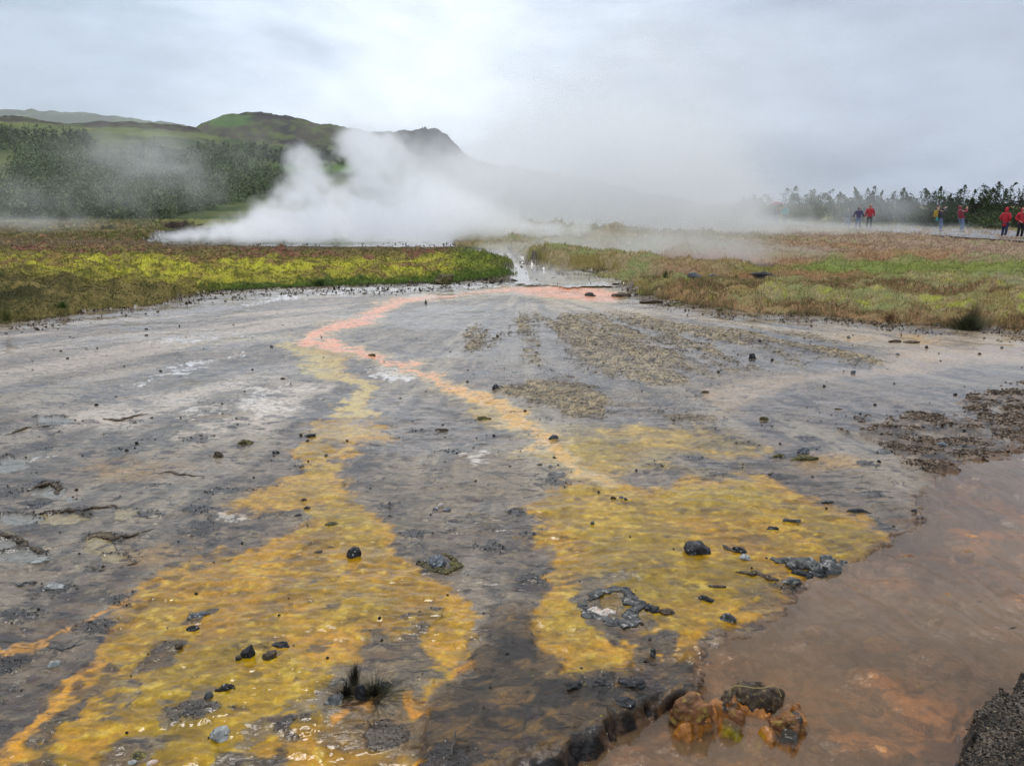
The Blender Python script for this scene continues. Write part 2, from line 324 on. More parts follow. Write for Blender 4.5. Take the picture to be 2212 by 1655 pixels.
STREAM = [(3800, 840), (2500, 930), (2300, 965), (2212, 990), (2130, 1003), (2065, 1030), (2015, 1062), (1990, 1110), (1940, 1165), (1890, 1218), (1800, 1258), (1745, 1292), (1690, 1340), (1600, 1385), (1530, 1405),
          (1500, 1435), (1525, 1478), (1490, 1515), (1420, 1532), (1290, 1590), (1170, 1645), (1090, 1700), (960, 1900), (880, 2400), (900, 4300), (1900, 4300), (2000, 1800), (2060, 1660), (2100, 1610), (2150, 1550), (2190, 1500), (2240, 1440), (2400, 1360), (3800, 1150)]
Y1 = [(655, 735), (690, 780), (742, 830), (735, 895), (700, 935), (655, 972), (640, 1010), (600, 1045), (520, 1078), (470, 1108), (560, 1112), (640, 1104), (645, 1135), (590, 1157), (480, 1190), (330, 1240), (250, 1310),
      (235, 1370), (190, 1430), (160, 1480), (90, 1510), (50, 1590), (-60, 1700), (-200, 1900), (900, 1900), (870, 1740), (900, 1620), (940, 1535), (1000, 1500), (1045, 1440), (1058, 1400), (1030, 1350), (1005, 1300),
      (965, 1258), (905, 1225), (890, 1185), (860, 1150), (830, 1110), (775, 1060), (738, 1020), (745, 965), (810, 945), (792, 915), (806, 870), (785, 820), (745, 785), (760, 760), (700, 735)]
Y2 = [(985, 838), (1045, 885), (1105, 908), (1250, 922), (1440, 914), (1600, 930), (1695, 962), (1660, 1000), (1520, 985), (1380, 1005), (1330, 1012), (1290, 1018), (1350, 1042), (1430, 1052), (1460, 1030), (1560, 1037), (1690, 1042),
      (1800, 1082), (1905, 1130), (1925, 1168), (1885, 1215), (1780, 1245), (1715, 1275), (1730, 1300), (1680, 1335), (1600, 1378), (1530, 1400), (1500, 1432), (1410, 1445), (1330, 1478), (1245, 1500), (1225, 1470), (1240, 1432),
      (1182, 1402), (1150, 1345), (1162, 1300), (1192, 1252), (1190, 1202), (1130, 1192), (1150, 1160), (1138, 1100), (1205, 1075), (1235, 1040), (1195, 1012), (1130, 985), (1160, 965), (1100, 930), (1000, 900), (990, 870)]
DARKB = [(1040, 1310), (1120, 1330), (1155, 1350), (1185, 1402), (1240, 1440), (1235, 1470), (1400, 1440), (1480, 1418), (1540, 1470), (1510, 1530), (1400, 1560), (1250, 1620), (1040, 1700), (900, 1900), (870, 1740), (900, 1620), (950, 1535), (1010, 1500), (1055, 1440), (1060, 1395)]
DARK1 = [(735, 1480), (760, 1440), (830, 1400), (890, 1365), (940, 1345), (955, 1400), (935, 1440), (965, 1490), (905, 1530), (850, 1560), (800, 1530), (740, 1520)]
GRAV = [(1855, 905), (1960, 888), (2060, 880), (2120, 850), (2212, 832), (2500, 820), (2600, 900), (2330, 955), (2212, 962), (2165, 988), (2110, 1005), (2060, 1022), (2000, 995), (1950, 965), (1870, 935)]
F1 = [(985, 742), (1080, 702), (1150, 688), (1300, 686), (1450, 698), (1560, 718), (1750, 742), (1890, 768), (1800, 782), (1700, 792), (1640, 798), (1500, 775), (1300, 748), (1150, 745), (1060, 748)]
F2 = [(1130, 752), (1350, 758), (1560, 788), (1650, 802), (1500, 822), (1300, 826), (1180, 802)]
F3 = [(1090, 850), (1200, 824), (1300, 858), (1420, 883), (1540, 905), (1330, 908), (1250, 892), (1130, 868)]
GBANK = [(2020, 1800), (2085, 1660), (2125, 1610), (2175, 1550), (2220, 1500), (2275, 1440), (2430, 1360), (3800, 1200), (3800, 4300), (1850, 4300)]

wl = warped(0.16, 0.10, 9)
sTL = sdf(TURF_L, *wl); sTR = sdf(TURF_R, *wl); sML = sdf(MEAD_L, *wl); sCH = stroke(CHAN, *wl)
sST = sdf(STREAM, *warped(0.13, 0.10, 5)); sG = sdf(GBANK)
inT = np.maximum(np.maximum(sTL, np.minimum(sTR, -sCH)), sML)
# grey sinter openings in the meadow
for (a, b, c, d_) in [(1590, 583, 100, 9), (1490, 577, 60, 6), (1700, 548, 70, 4), (1350, 562, 60, 6), (1210, 548, 70, 5), (1960, 572, 45, 4), (1240, 505, 200, 9), (1280, 592, 60, 4), (1420, 612, 50, 5), (1850, 640, 60, 5), (1700, 618, 70, 4), (2060, 655, 50, 5), (1540, 640, 40, 4)]:
    inT = np.minimum(inT, -ell(a, b, c, d_, *wl) * d_ * 1.5)
turf = inT > 0
hT = 0.08 * ss(0, 12, inT) + np.where(sTL > 0, 0.20 * ss(4, 60, sTL), 0) + np.where((sTR > 0), 0.08 * ss(2, 30, sTR), 0)
hT = hT * ss(0, 6, inT)
tb = fbm(WX * 1.1, WY * 1.1, 21, 4); tb2 = fbm(WX * 5, WY * 5, 25, 3)
hT += np.where(turf, (tb - 0.5) * 0.30 * ss(0, 15, inT) + (tb2 - 0.5) * 0.13 * ss(0, 5, inT) + (fbm(WX * 2.2, WY * 2.6, 27, 2) - .45).clip(0) * .35 * ss(0, 8, inT), 0)
# mounds in the middle distance
for (px, py, rx_, ry_, h) in [(1065, 552, 1.1, 1.4, 0.42), (1280, 585, 2.6, 1.3, 0.38), (1180, 575, 1.2, 1.0, 0.26), (1420, 600, 2.2, 0.9, 0.16), (1460, 560, 4.0, 2.0, 0.34), (1250, 520, 5.0, 3.0, 0.55), (1100, 520, 3.0, 2, 0.4), (1290, 570, 1.6, 1.0, 0.16), (640, 515, 4.5, 3, 0.42), (230, 500, 8, 6, 0.5), (2020, 565, 3, 1.5, .15)]:
    c = at(px, py); g = np.exp(-((WX - c.x) / rx_) ** 2 - ((WY - c.y) / ry_) ** 2); hT += h * g * ss(0, 14, inT)
# --- bare ground relief
S0 = at(1130, 622)
rad = np.hypot(WX - S0.x, WY - S0.y); th = np.arctan2(WX - S0.x, -(WY - S0.y))
streak = fbm(th * 26, rad * 0.55, 31, 4); streak2 = fbm(th * 70, rad * 1.6, 35, 4, 0.6)
n_a = fbm(WX * 1.7, WY * 1.7, 41, 5); n_b = fbm(WX * 6, WY * 9, 45, 4, 0.6); n_c = fbm(WX * 20, WY * 28, 49, 3, 0.6); n_d = fbm(WX * 3.2 + n_b, WY * 4.2, 53, 4)
rip = fbm(WX * 7 + n_a * 3, WY * 17 + WX * 2, 55, 3, 0.55)
z = (n_a - 0.5) * 0.05 + (n_b - 0.5) * 0.016 + (n_c - 0.5) * 0.007 + (rip - 0.5) * 0.008
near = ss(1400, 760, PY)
mF = np.maximum.reduce([ss(-10, 6, sdf(F1) + (streak - .5) * 40), ss(-10, 6, sdf(F2) + (streak - .5) * 40) * .8, ss(-10, 6, sdf(F3) + (streak - .5) * 30)])
mG = ss(-12, 8, sdf(GRAV) + (n_d - .5) * 60 + (streak2 - .5) * 40)
f1, f2, cid = worley(WX * 12 + n_b * 2, WY * 15, 61)
flake = ss(0.02, 0.16, f2 - f1)
mF = mF * ss(.40, .54, streak * .7 + n_b * .3); mG = mG * ss(.40, .50, n_b * .5 + n_d * .5 + .06)
z += mF * (0.008 + 0.010 * (cid - .3) * flake) + mG * (0.004 + 0.012 * n_d + 0.008 * cid * flake)
# stream bed and bank
drop = 0.014 + 0.055 * ss(1380, 1560, PY)
bank = ss(-14 - 16 * ss(1350, 1550, PY), 12, sST + (n_b - .5) * 16 + (n_c - .5) * 8)
fs1, fs2, cids = worley(WX * 5.5 + n_a, WY * 6.5, 71); cob = np.sqrt(np.clip(1 - fs1 * 1.5, 0, 1)) * ss(.35, .7, cids)
zbed = -drop - 0.035 + cob * 0.05 * ss(.35, .6, n_d + .1) + (n_b - .5) * 0.02
isl = np.zeros_like(z)
for (a, b, c, d_, h) in [(1478, 1552, 46, 34, .9), (1530, 1520, 60, 26, .9), (1610, 1510, 80, 40, 1.0), (1690, 1560, 60, 44, .9), (1640, 1560, 60, 26, .8), (1570, 1560, 50, 20, .7)]:
    isl = np.maximum(isl, h * ss(0, .8, ell(a, b, c, d_) + (n_b - .5) * .7 + (n_c - .5) * .4))
zbed = zbed + isl * (.075 + .05 * (n_b - .5) + .03 * (n_c - .5))
z = z * (1 - bank) + zbed * bank
mB = ss(-22, 30, sdf(DARKB) + (n_b - .5) * 60 + (n_c - .5) * 30); z += mB * (1 - bank) * (.022 * fbm(WX * 3.5, WY * 3.5, 77, 3) + .012 * (n_b - .5))
ledge = ss(-34, -4, sST) * (1 - bank) * ss(1380, 1480, PY); z += ledge * (0.05 * (n_d - .35) + .05 * (n_b - .5) + .03 * (n_c - .5))
mGB = ss(-6, 40, sG + (n_b - .5) * 34); z = np.where(sG > -44, z * (1 - mGB) + (0.01 + 0.05 * n_d + 0.03 * n_c) * mGB, z)
# rims round the little basins on the left flat
POOLS = [(95, 1061, 34, 15, 1), (122, 1121, 56, 14, 2), (218, 1178, 42, 18, 2), (46, 1202, 48, 17, 1), (12, 1178, 32, 13, 1), (16, 1003, 32, 17, 1), (115, 910, 46, 11, 1), (262, 1112, 34, 14, 2), (35, 1120, 46, 12, 1), (260, 1205, 36, 12, 2), (1318, 1306, 30, 22, 3), (152, 1077, 14, 5, 1)]
wp = warped(0.05, 0.05, 13)
poolm = np.zeros_like(z); rimm = np.zeros_like(z); poolt = np.zeros_like(z)
for (a, b, c, d_, ty) in POOLS:
    q = ell(a, b, c, d_, *wp); pm = ss(0.0, 0.12, q); poolm = np.maximum(poolm, pm); poolt = np.where(pm > .3, ty, poolt)
    up = ss(0.5, -0.9, (wp[1] - b) / d_) if ty != 3 else 0.0
    rm = ss(-0.30, -0.12, q) * ss(0.10, -0.02, q) * up * (0.55 + .9 * (n_b > .45)); rimm = np.maximum(rimm, rm)
z = z * (1 - poolm) + ((n_a - .5) * .05 - .004) * poolm + rimm * (0.005 + .006 * n_b)
# scattered dark crust scabs
scf1, scf2, scid = worley(WX * 3.1, WY * 4.2, 81)
scab = ss(0.30, 0.20, scf1 + (n_c - .5) * .5 + (n_b - .5) * .35) * (scid > 0.62) * (1 - mGB) * (1 - mF)
scab = scab * ss(800, 1000, PY)
z += scab * 0.005 * (1 - bank)

# --- bare ground colour
C = lambda *c: np.array(c, float)
def mix(base, c, m):
    m = np.clip(m, 0, 1)[..., None]; return base * (1 - m) + np.asarray(c) * m
colr = np.zeros(PX.shape + (3,)) + C(0.084, 0.054, 0.033)
colr = mix(colr, C(0.21, 0.172, 0.142), near * 0.9)  # distant flat painted lighter to stand in for sky glare
colr = mix(colr, C(0.035, 0.027, 0.021), ss(0.45, 0.70, n_b) * 0.75); colr = mix(colr, C(0.02, 0.016, 0.013), ss(.56, .66, rip) * .6); colr = mix(colr, C(0.21, 0.17, 0.12), ss(.60, .70, 1 - rip) * .4)
colr = mix(colr, C(0.20, 0.155, 0.105), ss(0.5, 0.72, n_a) * 0.6)
colr = mix(colr, C(0.30, 0.25, 0.19), ss(0.53, 0.68, streak) * (0.35 + .3 * near))
colr = mix(colr, C(0.035, 0.03, 0.028), ss(0.56, 0.70, streak2) * 0.55)
colr = mix(colr, C(0.33, 0.26, 0.15), ss(0.60, 0.72, n_c) * 0.22)
# cream far-left wash and right-hand tan wash
mc = ss(-40, 40, sdf([(-1500, 790), (0, 712), (300, 664), (560, 638), (760, 632), (700, 690), (560, 735), (380, 770), (150, 800), (-1500, 950)])) * (0.35 + .9 * ss(.4, .62, streak))
colr = mix(colr, C(0.42, 0.34, 0.27), mc * 0.75)
mc = ss(-30, 30, sdf([(120, 880), (300, 850), (520, 800), (640, 800), (670, 850), (600, 920), (480, 960), (330, 975), (200, 950)])) * ss(.36, .6, streak * .6 + n_d * .4)
colr = mix(colr, C(0.50, 0.42, 0.34), mc * 0.8)
mc = ss(-14, 20, sdf([(1500, 862), (1520, 838), (1640, 815), (1850, 790), (1990, 745), (2120, 730), (2240, 735), (2240, 775), (2090, 790), (2000, 800), (1870, 815), (1750, 838), (1640, 880), (1560, 895)])) * (0.6 + .5 * streak)
colr = mix(colr, C(0.40, 0.29, 0.19), mc * 0.85)
mc = ss(-20, 20, sdf([(1240, 640), (1400, 668), (1600, 690), (1800, 705), (2000, 722), (2212, 735), (2212, 760), (1900, 745), (1600, 712), (1350, 690), (1180, 665), (1050, 660)])) * ss(.38, .6, streak)
colr = mix(colr, C(0.40, 0.31, 0.21), mc * .9)
for (a, b, c, d_, k) in [(1990, 733, 90, 12, .8), (1850, 730, 70, 8, .5), (2030, 775, 60, 12, .5), (480, 1115, 44, 13, .0), (300, 1010, 130, 30, .35), (330, 1190, 130, 30, .35), (1850, 1010, 140, 30, .5)]:
    colr = mix(colr, C(0.42, 0.25, 0.09), ss(0, .8, ell(a, b, c, d_) + (n_b - .5) * .5) * k)
# greenish grey crust on the left
mc = ss(-30, 20, sdf([(60, 1010), (200, 940), (380, 900), (520, 905), (560, 890), (500, 940), (380, 985), (250, 1020), (100, 1060)])) * ss(.42, .6, n_b)
colr = mix(colr, C(0.07, 0.06, 0.04), mc * .7)
# flaky dry crusts
fc = C(0.32, 0.25, 0.155) * (0.45 + 0.8 * cid)[..., None]; fc = mix(fc, C(0.05, 0.045, 0.04), (1 - flake) * 0.9)
gold = ss(.40, .62, n_a + (streak - .5) * .8)
colr = mix(colr, fc, mF * (0.35 + .6 * gold))
gc = C(0.16, 0.115, 0.08) * (0.4 + 1.1 * cid)[..., None]; gc = mix(gc, C(0.018, 0.014, 0.011), (1 - flake))
colr = mix(colr, gc, mG * .8); fz = ss(-10, 30, sdf([(960, 690), (1500, 680), (1900, 750), (1900, 800), (1700, 830), (1560, 900), (1300, 920), (1080, 860), (1000, 780)])); colr = mix(colr, C(0.03, 0.026, 0.024), fz * (1 - flake) * ss(.4, .6, n_d) * .8)
# white salt streaks
for pts in [[(215, 840, 3), (330, 815, 8), (420, 795, 11), (505, 764, 4)], [(350, 738, 3), (440, 732, 6), (512, 728, 3)], [(505, 662, 3), (600, 641, 10), (700, 634, 10), (900, 627, 8), (1060, 621, 6), (1130, 613, 8)], [(640, 628, 4), (900, 622, 6), (1060, 612, 4)],
            [(60, 1015, 3), (110, 990, 6), (135, 985, 2)], [(870, 640, 3), (980, 640, 4), (1080, 630, 3)], [(840, 822, 14), (900, 812, 10)]]:
    colr = mix(colr, C(0.66, 0.63, 0.60), ss(-3, 6, stroke(pts) + (n_c - .5) * 24 + (streak2 - .5) * 20) * .9)
for (a, b, c, d_) in [(1052, 987, 34, 20), (480, 1116, 40, 12), (870, 808, 44, 14), (585, 880, 70, 22), (440, 892, 80, 16), (560, 845, 80, 14)]:
    colr = mix(colr, C(0.58, 0.52, 0.45), .8 * ss(0.1, .7, ell(a, b, c, d_) + (n_c - .5) * 1.9 + (n_b - .5) * .8))
# basins
colr = mix(colr, C(0.19, 0.18, 0.155), poolm * (poolt == 1)); colr = mix(colr, C(0.25, 0.20, 0.12), poolm * (poolt == 2)); colr = mix(colr, C(0.16, 0.10, 0.03), poolm * (poolt == 3))
colr = mix(colr, C(0.03, 0.022, 0.014), ss(.3, .8, rimm) * .9)
# yellow mats
grain = (n_c - .5) * 30 + (n_b - .5) * 34
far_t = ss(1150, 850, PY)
def mat_col():
    y = np.zeros_like(colr) + C(0.385, 0.208, 0.020)
    y = mix(y, C(0.43, 0.22, 0.012), ss(1200, 1500, PY) * .8)
    y = mix(y, C(0.245, 0.155, 0.022), ss(.42, .70, n_d) * .7)
    y = mix(y, C(0.33, 0.225, 0.035), ss(.5, .7, n_a) * .6)
    y = mix(y, C(0.20, 0.13, 0.02), ss(.55, .72, rip) * .5)
    y = mix(y, C(0.52, 0.38, 0.12), ss(.60, .75, n_c) * .5)
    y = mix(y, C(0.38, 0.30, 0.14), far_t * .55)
    return y
ymat = mat_col()
fea = grain * .42 + (streak2 - .5) * 26; s1 = sdf(Y1) + fea; s2 = sdf(Y2) + fea
hole = ss(.54, .62, fbm(WX * 5.5 + 3, WY * 8, 91, 4, .6) + .08 * ss(1400, 1640, PY) + .045 * ss(60, 0, np.maximum(s1, s2)) - .07)
my = np.maximum(ss(-14, 15, s1), ss(-14, 15, s2))
ringy = np.maximum(ss(40, 4, s1) * (s1 > -8), ss(34, 4, s2) * (s2 > -8) * (PY > 1020)) * ss(.3, .6, n_d + .1)
ymat = mix(ymat, C(0.44, 0.22, 0.05), ringy * .55)
my = my * (1 - hole * ss(1100, 1400, PY) * .8)
uf = ss(-20, 20, sdf([(1130, 900), (1440, 910), (1700, 960), (1720, 1030), (1300, 1020), (1150, 960)]))
my = my * (1 - uf * .45 * ss(.4, .6, n_d))
dk1 = ss(-12, 14, sdf(DARK1) + grain * 1.2); my *= 1 - dk1 * .92
for (a, b, c, d_, g_) in [(1330, 1355, 95, 40, 25), (1318, 1312, 64, 46, 0), (470, 1520, 60, 36, 0), (350, 1430, 60, 22, -25), (430, 1330, 45, 12, -25), (300, 1640, 150, 40, -20), (90, 1600, 60, 40, 0), (860, 1600, 120, 80, 0), (1420, 1430, 40, 60, 0), (150, 1545, 40, 14, -15), (560, 1650, 60, 30, 0)]:
    my *= 1 - ss(-.1, .35, ell(a, b, c, d_, ang=g_) + (n_b - .5) * 2.2) * .9
ymat *= (.62 + .44 * ss(.34, .62, streak2 * .5 + n_c * .25 + rip * .25))[..., None]; ymat = mix(ymat, C(0.15, 0.085, 0.018), ss(.60, .70, fbm(WX * 11, WY * 26 + WX * 3, 151, 3)) * .55)
colr = mix(colr, ymat, my)
# orange veins at the bottom and along the left strand
vein = ss(.075, .02, np.abs(fbm(WX * 4.2, WY * 3.0, 95, 4) - .5)) * ss(-10, 30, sdf([(760, 1500), (960, 1500), (1060, 1400), (1050, 1500), (960, 1600), (930, 1700), (900, 1900), (700, 1900), (760, 1640)]))
colr = mix(colr, C(0.50, 0.22, 0.03), vein * .9)
colr = mix(colr, C(0.16, 0.09, 0.03), (1 - vein) * .5 * ss(-10, 30, sdf([(700, 1530), (960, 1520), (940, 1700), (900, 1900), (700, 1900)])))
colr = mix(colr, C(0.46, 0.235, 0.075), ss(-4, 8, stroke([(-60, 1440, 16), (40, 1395, 14), (150, 1342, 12), (260, 1296, 8), (360, 1270, 4)]) + grain * .5) * .85)
colr = mix(colr, C(0.52, 0.26, 0.06), ss(-4, 12, stroke([(-40, 1690, 30), (60, 1580, 26), (130, 1500, 20), (200, 1440, 14)]) + grain * .6) * .8)
# salmon pink runnel
pk = [(1330, 640, 22), (1250, 636, 30), (1180, 630, 26), (1100, 628, 10), (1000, 637, 8), (900, 646, 12), (850, 655, 20), (800, 680, 26), (740, 705, 30), (690, 725, 30), (720, 740, 26), (800, 765, 16), (880, 792, 13), (960, 825, 18), (1010, 855, 26), (1045, 885, 22), (1110, 915, 22), (1150, 965, 20), (1220, 1010, 16), (1290, 1035, 10)]
sp = stroke(pk) + grain * .45
halo = ss(-26, 4, sp); colr = mix(colr, C(0.42, 0.33, 0.19), halo * .75)
pkc = np.zeros_like(colr) + C(0.70, 0.33, 0.21); pkc = mix(pkc, C(0.55, 0.32, 0.10), ss(760, 880, PY)); pkc = mix(pkc, C(0.62, 0.46, 0.34), ss(.52, .66, n_c) * .5)
colr = mix(colr, pkc, ss(-4, 10, sp) * (1 - .35 * ss(880, 1020, PY)))
colr = mix(colr, C(0.46, 0.35, 0.14), ss(-14, 10, stroke([(640, 742, 14), (690, 790, 26), (760, 835, 30), (770, 880, 30)]) + grain * .7) * .85)
colr = mix(colr, C(0.42, 0.33, 0.2), ss(-12, 12, stroke([(400, 745, 4), (520, 735, 8), (650, 735, 12)]) + grain * .7) * .7)
# dark furry brown mat at the lip
colr = mix(colr, C(0.060, 0.036, 0.016) * (0.15 + 1.7 * n_d * ss(.3, .6, n_b) + .5 * n_c)[..., None], mB * .92 * (1 - .9 * ss(.2, .9, my) * ss(-20, 0, -sdf(DARKB))))
fleck = (scid > .55) * ss(.16, .08, worley(WX * 22, WY * 22, 99)[0]) * ss(-10, 10, sdf([(1180, 1480), (1500, 1440), (1500, 1530), (1250, 1600), (1150, 1580)]))
colr = mix(colr, C(0.38, 0.30, 0.07), fleck * .8)
hair_ = fbm(WX * 9 + WY * 5, WY * 34 - WX * 22, 161, 3, .6); colr = mix(colr, C(0.15, 0.085, 0.03), mB * ss(.55, .68, hair_) * .75); colr = mix(colr, C(0.010, 0.007, 0.005), mB * ss(.50, .62, fbm(WX * 7, WY * 9, 165, 4, .6)) * .85)
sp1, _, spid = worley(WX * 8.5 + n_b * .8, WY * 9.5, 141); sp2, _, spid2 = worley(WX * 3.6 + n_b, WY * 4.4, 145)
dots = np.maximum(ss(.24, .12, sp1 + (n_c - .5) * .3) * (spid > .74), ss(.22, .12, sp2 + (n_c - .5) * .25 + (n_b - .5) * .3) * (spid2 > .72)) * (1 - bank) * (1 - mGB) * (inT < -6)
colr = mix(colr, C(0.040, 0.024, 0.020), dots * .85 * ss(780, 900, PY) * (1 - .4 * my) * (spid < .9))
colr = mix(colr, C(0.022, 0.018, 0.016), scab * .85 * (1 - .8 * my))
# bank lip is nearly black, bed is rusty
colr = mix(colr, C(0.15, 0.085, 0.045), ss(-46, 0, sST + (n_b - .5) * 50) * (PX > 1480) * .75)
bed = np.zeros_like(colr) + C(0.31, 0.165, 0.08); bed = mix(bed, C(0.10, 0.06, 0.04), ss(.45, .62, n_b)); bed = mix(bed, C(0.50, 0.25, 0.11), ss(.35, .7, cob) * .7)
bed = mix(bed, C(0.09, 0.075, 0.075), ss(.48, .66, fbm(WX * 1.4, WY * 1.4, 101, 3)) * .75); bed = mix(bed, C(0.035, 0.025, 0.018), ss(.58, .68, n_c) * .6)
bed = mix(bed, mix(np.zeros_like(colr) + C(0.30, 0.13, 0.045), C(0.30, 0.24, 0.035), ss(.46, .6, n_d)) , ss(.1, .4, isl)); bed = mix(bed, C(0.03, 0.022, 0.014), ss(.5, .8, isl) * ss(.42, .54, n_b) * (PX > 1560))
colr = mix(colr, bed, bank)
lip = ss(-30, -16, sST + (n_b - .5) * 22) * ss(10, -4, sST + (n_c - .5) * 14) * ss(1450, 1520, PY) * (PX < 1500); colr = mix(colr, C(0.008, 0.006, 0.005), lip * (.35 + .65 * ss(.38, .55, n_c)))
lip2 = ss(-12, -2, sST + (n_b - .5) * 22) * ss(8, 0, sST) * (PY > 1040) * (PX > 1500); colr = mix(colr, C(0.03, 0.02, 0.012), lip2 * .6 * (n_b > .45))
gb = C(0.055, 0.045, 0.036) * (0.3 + 1.6 * cid)[..., None]; colr = mix(colr, gb, ss(.02, .4, mGB))
# --- wetness (water film) and grain
wet = 0.62 + .38 * ss(.42, .6, fbm(WX * .9, WY * 1.3, 111, 4)); wet = wet * (1 - .75 * mF) * (1 - .7 * mG); wet = np.maximum(wet, poolm)
wet = np.where(mc > .3, 1, wet); wet = wet * (1 - .25 * ss(.5, .8, rimm)); wet *= (1 - .85 * mGB)
wash = ss(-30, 30, sdf([(1500, 850), (1700, 800), (1900, 770), (2212, 720), (2500, 720), (2500, 820), (2212, 830), (1850, 900), (1850, 940), (2000, 1000), (1800, 1010), (1600, 900)])); wet = np.maximum(wet, wash)
rough = 0.75 - .55 * wet + .4 * mF + .5 * mG + .4 * mB; rough = (rough - .25 * my).clip(.08) * (1 - .45 * near) * (1 - .8 * wash) * (1 - .9 * poolm) * (1 - .5 * far_t)
z = z * (1 - .65 * wash)
grit = np.clip(.95 - .62 * my - .5 * poolm - .6 * wash - .3 * bank, .1, 1)
sat_ = (colr * [.3, .5, .2]).sum(-1, keepdims=True); colr = sat_ + (colr - sat_) * (1.22); colr = np.clip(colr, 0.003, .85)

# --- turf colour
tc_ = np.zeros(PX.shape + (3,)) + C(0.165, 0.125, 0.04)
tn1 = fbm(WX * .55, WY * .9, 121, 4); tn2 = fbm(WX * 2.4, WY * 3.0, 125, 4, .6); tn3 = fbm(WX * 8, WY * 8, 129, 3, .6)
L_ = sTL > -3
yb = ss(0, 25, PY - np.interp(PX, [0, 1100], [560, 560])) * ss(40, 8, np.abs(PY - (598 + (PX < 500) * 6)))
tc_ = mix(tc_, C(0.25, 0.155, 0.075), L_ * ss(562, 545, PY) * ss(.40, .6, tn2 + .02))
tc_ = mix(tc_, C(0.40, 0.37, 0.04), L_ * yb * ss(.34, .52, tn2 * .7 + tn3 * .3) * (.75 + .25 * (tn1 > .45)))
tc_ = mix(tc_, C(0.19, 0.085, 0.055), L_ * ss(.56, .66, fbm(WX * 1.2, WY * 1.2, 133, 3)) * ss(640, 560, PY))
tc_ = mix(tc_, C(0.05, 0.055, 0.012), L_ * ss(.5, .68, tn3) * .7)
tc_ = mix(tc_, C(0.035, 0.034, 0.012), L_ * ss(-5, 50, sdf([(-1500, 620), (0, 612), (300, 622), (430, 640), (330, 665), (0, 705), (-1500, 800)], PX, PY)) * ss(.62, .42, tn2))
tc_ = mix(tc_, C(0.10, 0.13, 0.02), L_ * ss(950, 1010, PX) * .7); tc_ = mix(tc_, C(0.08, 0.12, 0.02), L_ * ss(9, 3, inT) * ss(420, 520, PX))
Rr = (sTR > -3) & ~L_
tc_ = mix(tc_, C(0.165, 0.17, 0.065), Rr * ss(.4, .6, tn1)); tc_ = mix(tc_, C(0.25, 0.195, 0.10), Rr * ss(.45, .6, tn2))
tc_ = mix(tc_, C(0.25, 0.175, 0.12), Rr * ss(1500, 1800, PX) * ss(595, 560, PY) * ss(500, 520, PY) * ss(.25, .5, tn2)); tc_ = mix(tc_, C(0.14, 0.17, 0.035), Rr * ss(26, 6, np.abs(PY - 600)) * ss(1550, 1750, PX) * .8)
tc_ = mix(tc_, C(0.26, 0.26, 0.05), Rr * ss(.6, .7, tn2) * ss(600, 650, PY)); tc_ = mix(tc_, C(0.24, 0.14, 0.07), Rr * ss(16, 4, inT) * ss(.3, .6, tn2 + .15) * ss(1400, 1450, PX))
tc_ = mix(tc_, C(0.10, 0.13, 0.03), (PY < 500) * .6)
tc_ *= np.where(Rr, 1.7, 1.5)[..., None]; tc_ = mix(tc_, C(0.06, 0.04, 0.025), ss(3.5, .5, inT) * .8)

# split the sheet into bare ground and turf
ids = np.arange(nx * ny).reshape(ny, nx)
quads = np.stack([ids[1:, :-1], ids[1:, 1:], ids[:-1, 1:], ids[:-1, :-1]], -1).reshape(-1, 4)
tq = (turf[1:, :-1] & turf[1:, 1:] & turf[:-1, 1:] & turf[:-1, :-1]).ravel()
Z = np.where(turf, np.maximum(hT, z + .004), z)
V = np.stack([WX, WY, Z], -1).reshape(-1, 3)
def sub(name, q, mat, cols, attrs=None):
    u, inv = np.unique(q, return_inverse=True); inv = inv.reshape(q.shape)
    return mesh_np(name, V[u], inv, mat, None, True, cols.reshape(-1, 3)[u], {k: a.ravel()[u] for k, a in (attrs or {}).items()})
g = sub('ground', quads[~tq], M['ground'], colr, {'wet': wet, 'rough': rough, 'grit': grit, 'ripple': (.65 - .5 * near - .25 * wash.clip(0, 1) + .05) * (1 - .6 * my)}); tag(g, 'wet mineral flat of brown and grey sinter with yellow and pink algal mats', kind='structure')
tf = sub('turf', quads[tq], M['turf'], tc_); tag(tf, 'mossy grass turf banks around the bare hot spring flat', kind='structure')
tv = np.array([(-6000, -390, -.5), (6000, -390, -.5), (6000, 4790, -.5), (-6000, 4790, -.5)], float)
te = mesh_np('terrain', tv, [(0, 1, 2, 3)], simple_mat('far_ground', (0.10, 0.10, 0.06), .9, .4, .02, 0)); tag(te, kind='structure')
def zat(px, py):       # ground height at a picture coordinate
    i = min(max(int(np.searchsorted(ys, py)), 0), ny - 1); j = min(max(int(np.searchsorted(xs, px)), 0), nx - 1); return float(Z[i, j])

# --- water sheets
def sheet(name, mask, zz, mat, label):
    q = quads[(mask[1:, :-1] & mask[1:, 1:] & mask[:-1, 1:] & mask[:-1, :-1]).ravel()]
    u, inv = np.unique(q, return_inverse=True); v = V[u].copy(); v[:, 2] = zz.ravel()[u]
    o = mesh_np(name, v, inv.reshape(q.shape), mat); return tag(o, label, kind='structure')
sheet('stream', (sST > -14) & (PY < 2600), -drop + 0.012, M['stream'], 'shallow murky brown stream over rusty stones')
sheet('hot_pool', (stroke([(1320, 612, 20), (1230, 606, 40), (1150, 597, 44), (1115, 588, 30), (1105, 572, 26), (1085, 559, 20), (1030, 549, 14)], *wl) > -6), np.zeros_like(z) + 0.030, M['pool'], 'milky hot spring pool spilling pink runoff')
sheet('spring_pool', sdf([(360, 531), (350, 514), (500, 504), (960, 498), (980, 520), (1000, 536), (700, 536)], *wl) > 0, np.zeros_like(z) + 0.03, M['pool'], 'steaming water behind the left moss bank')
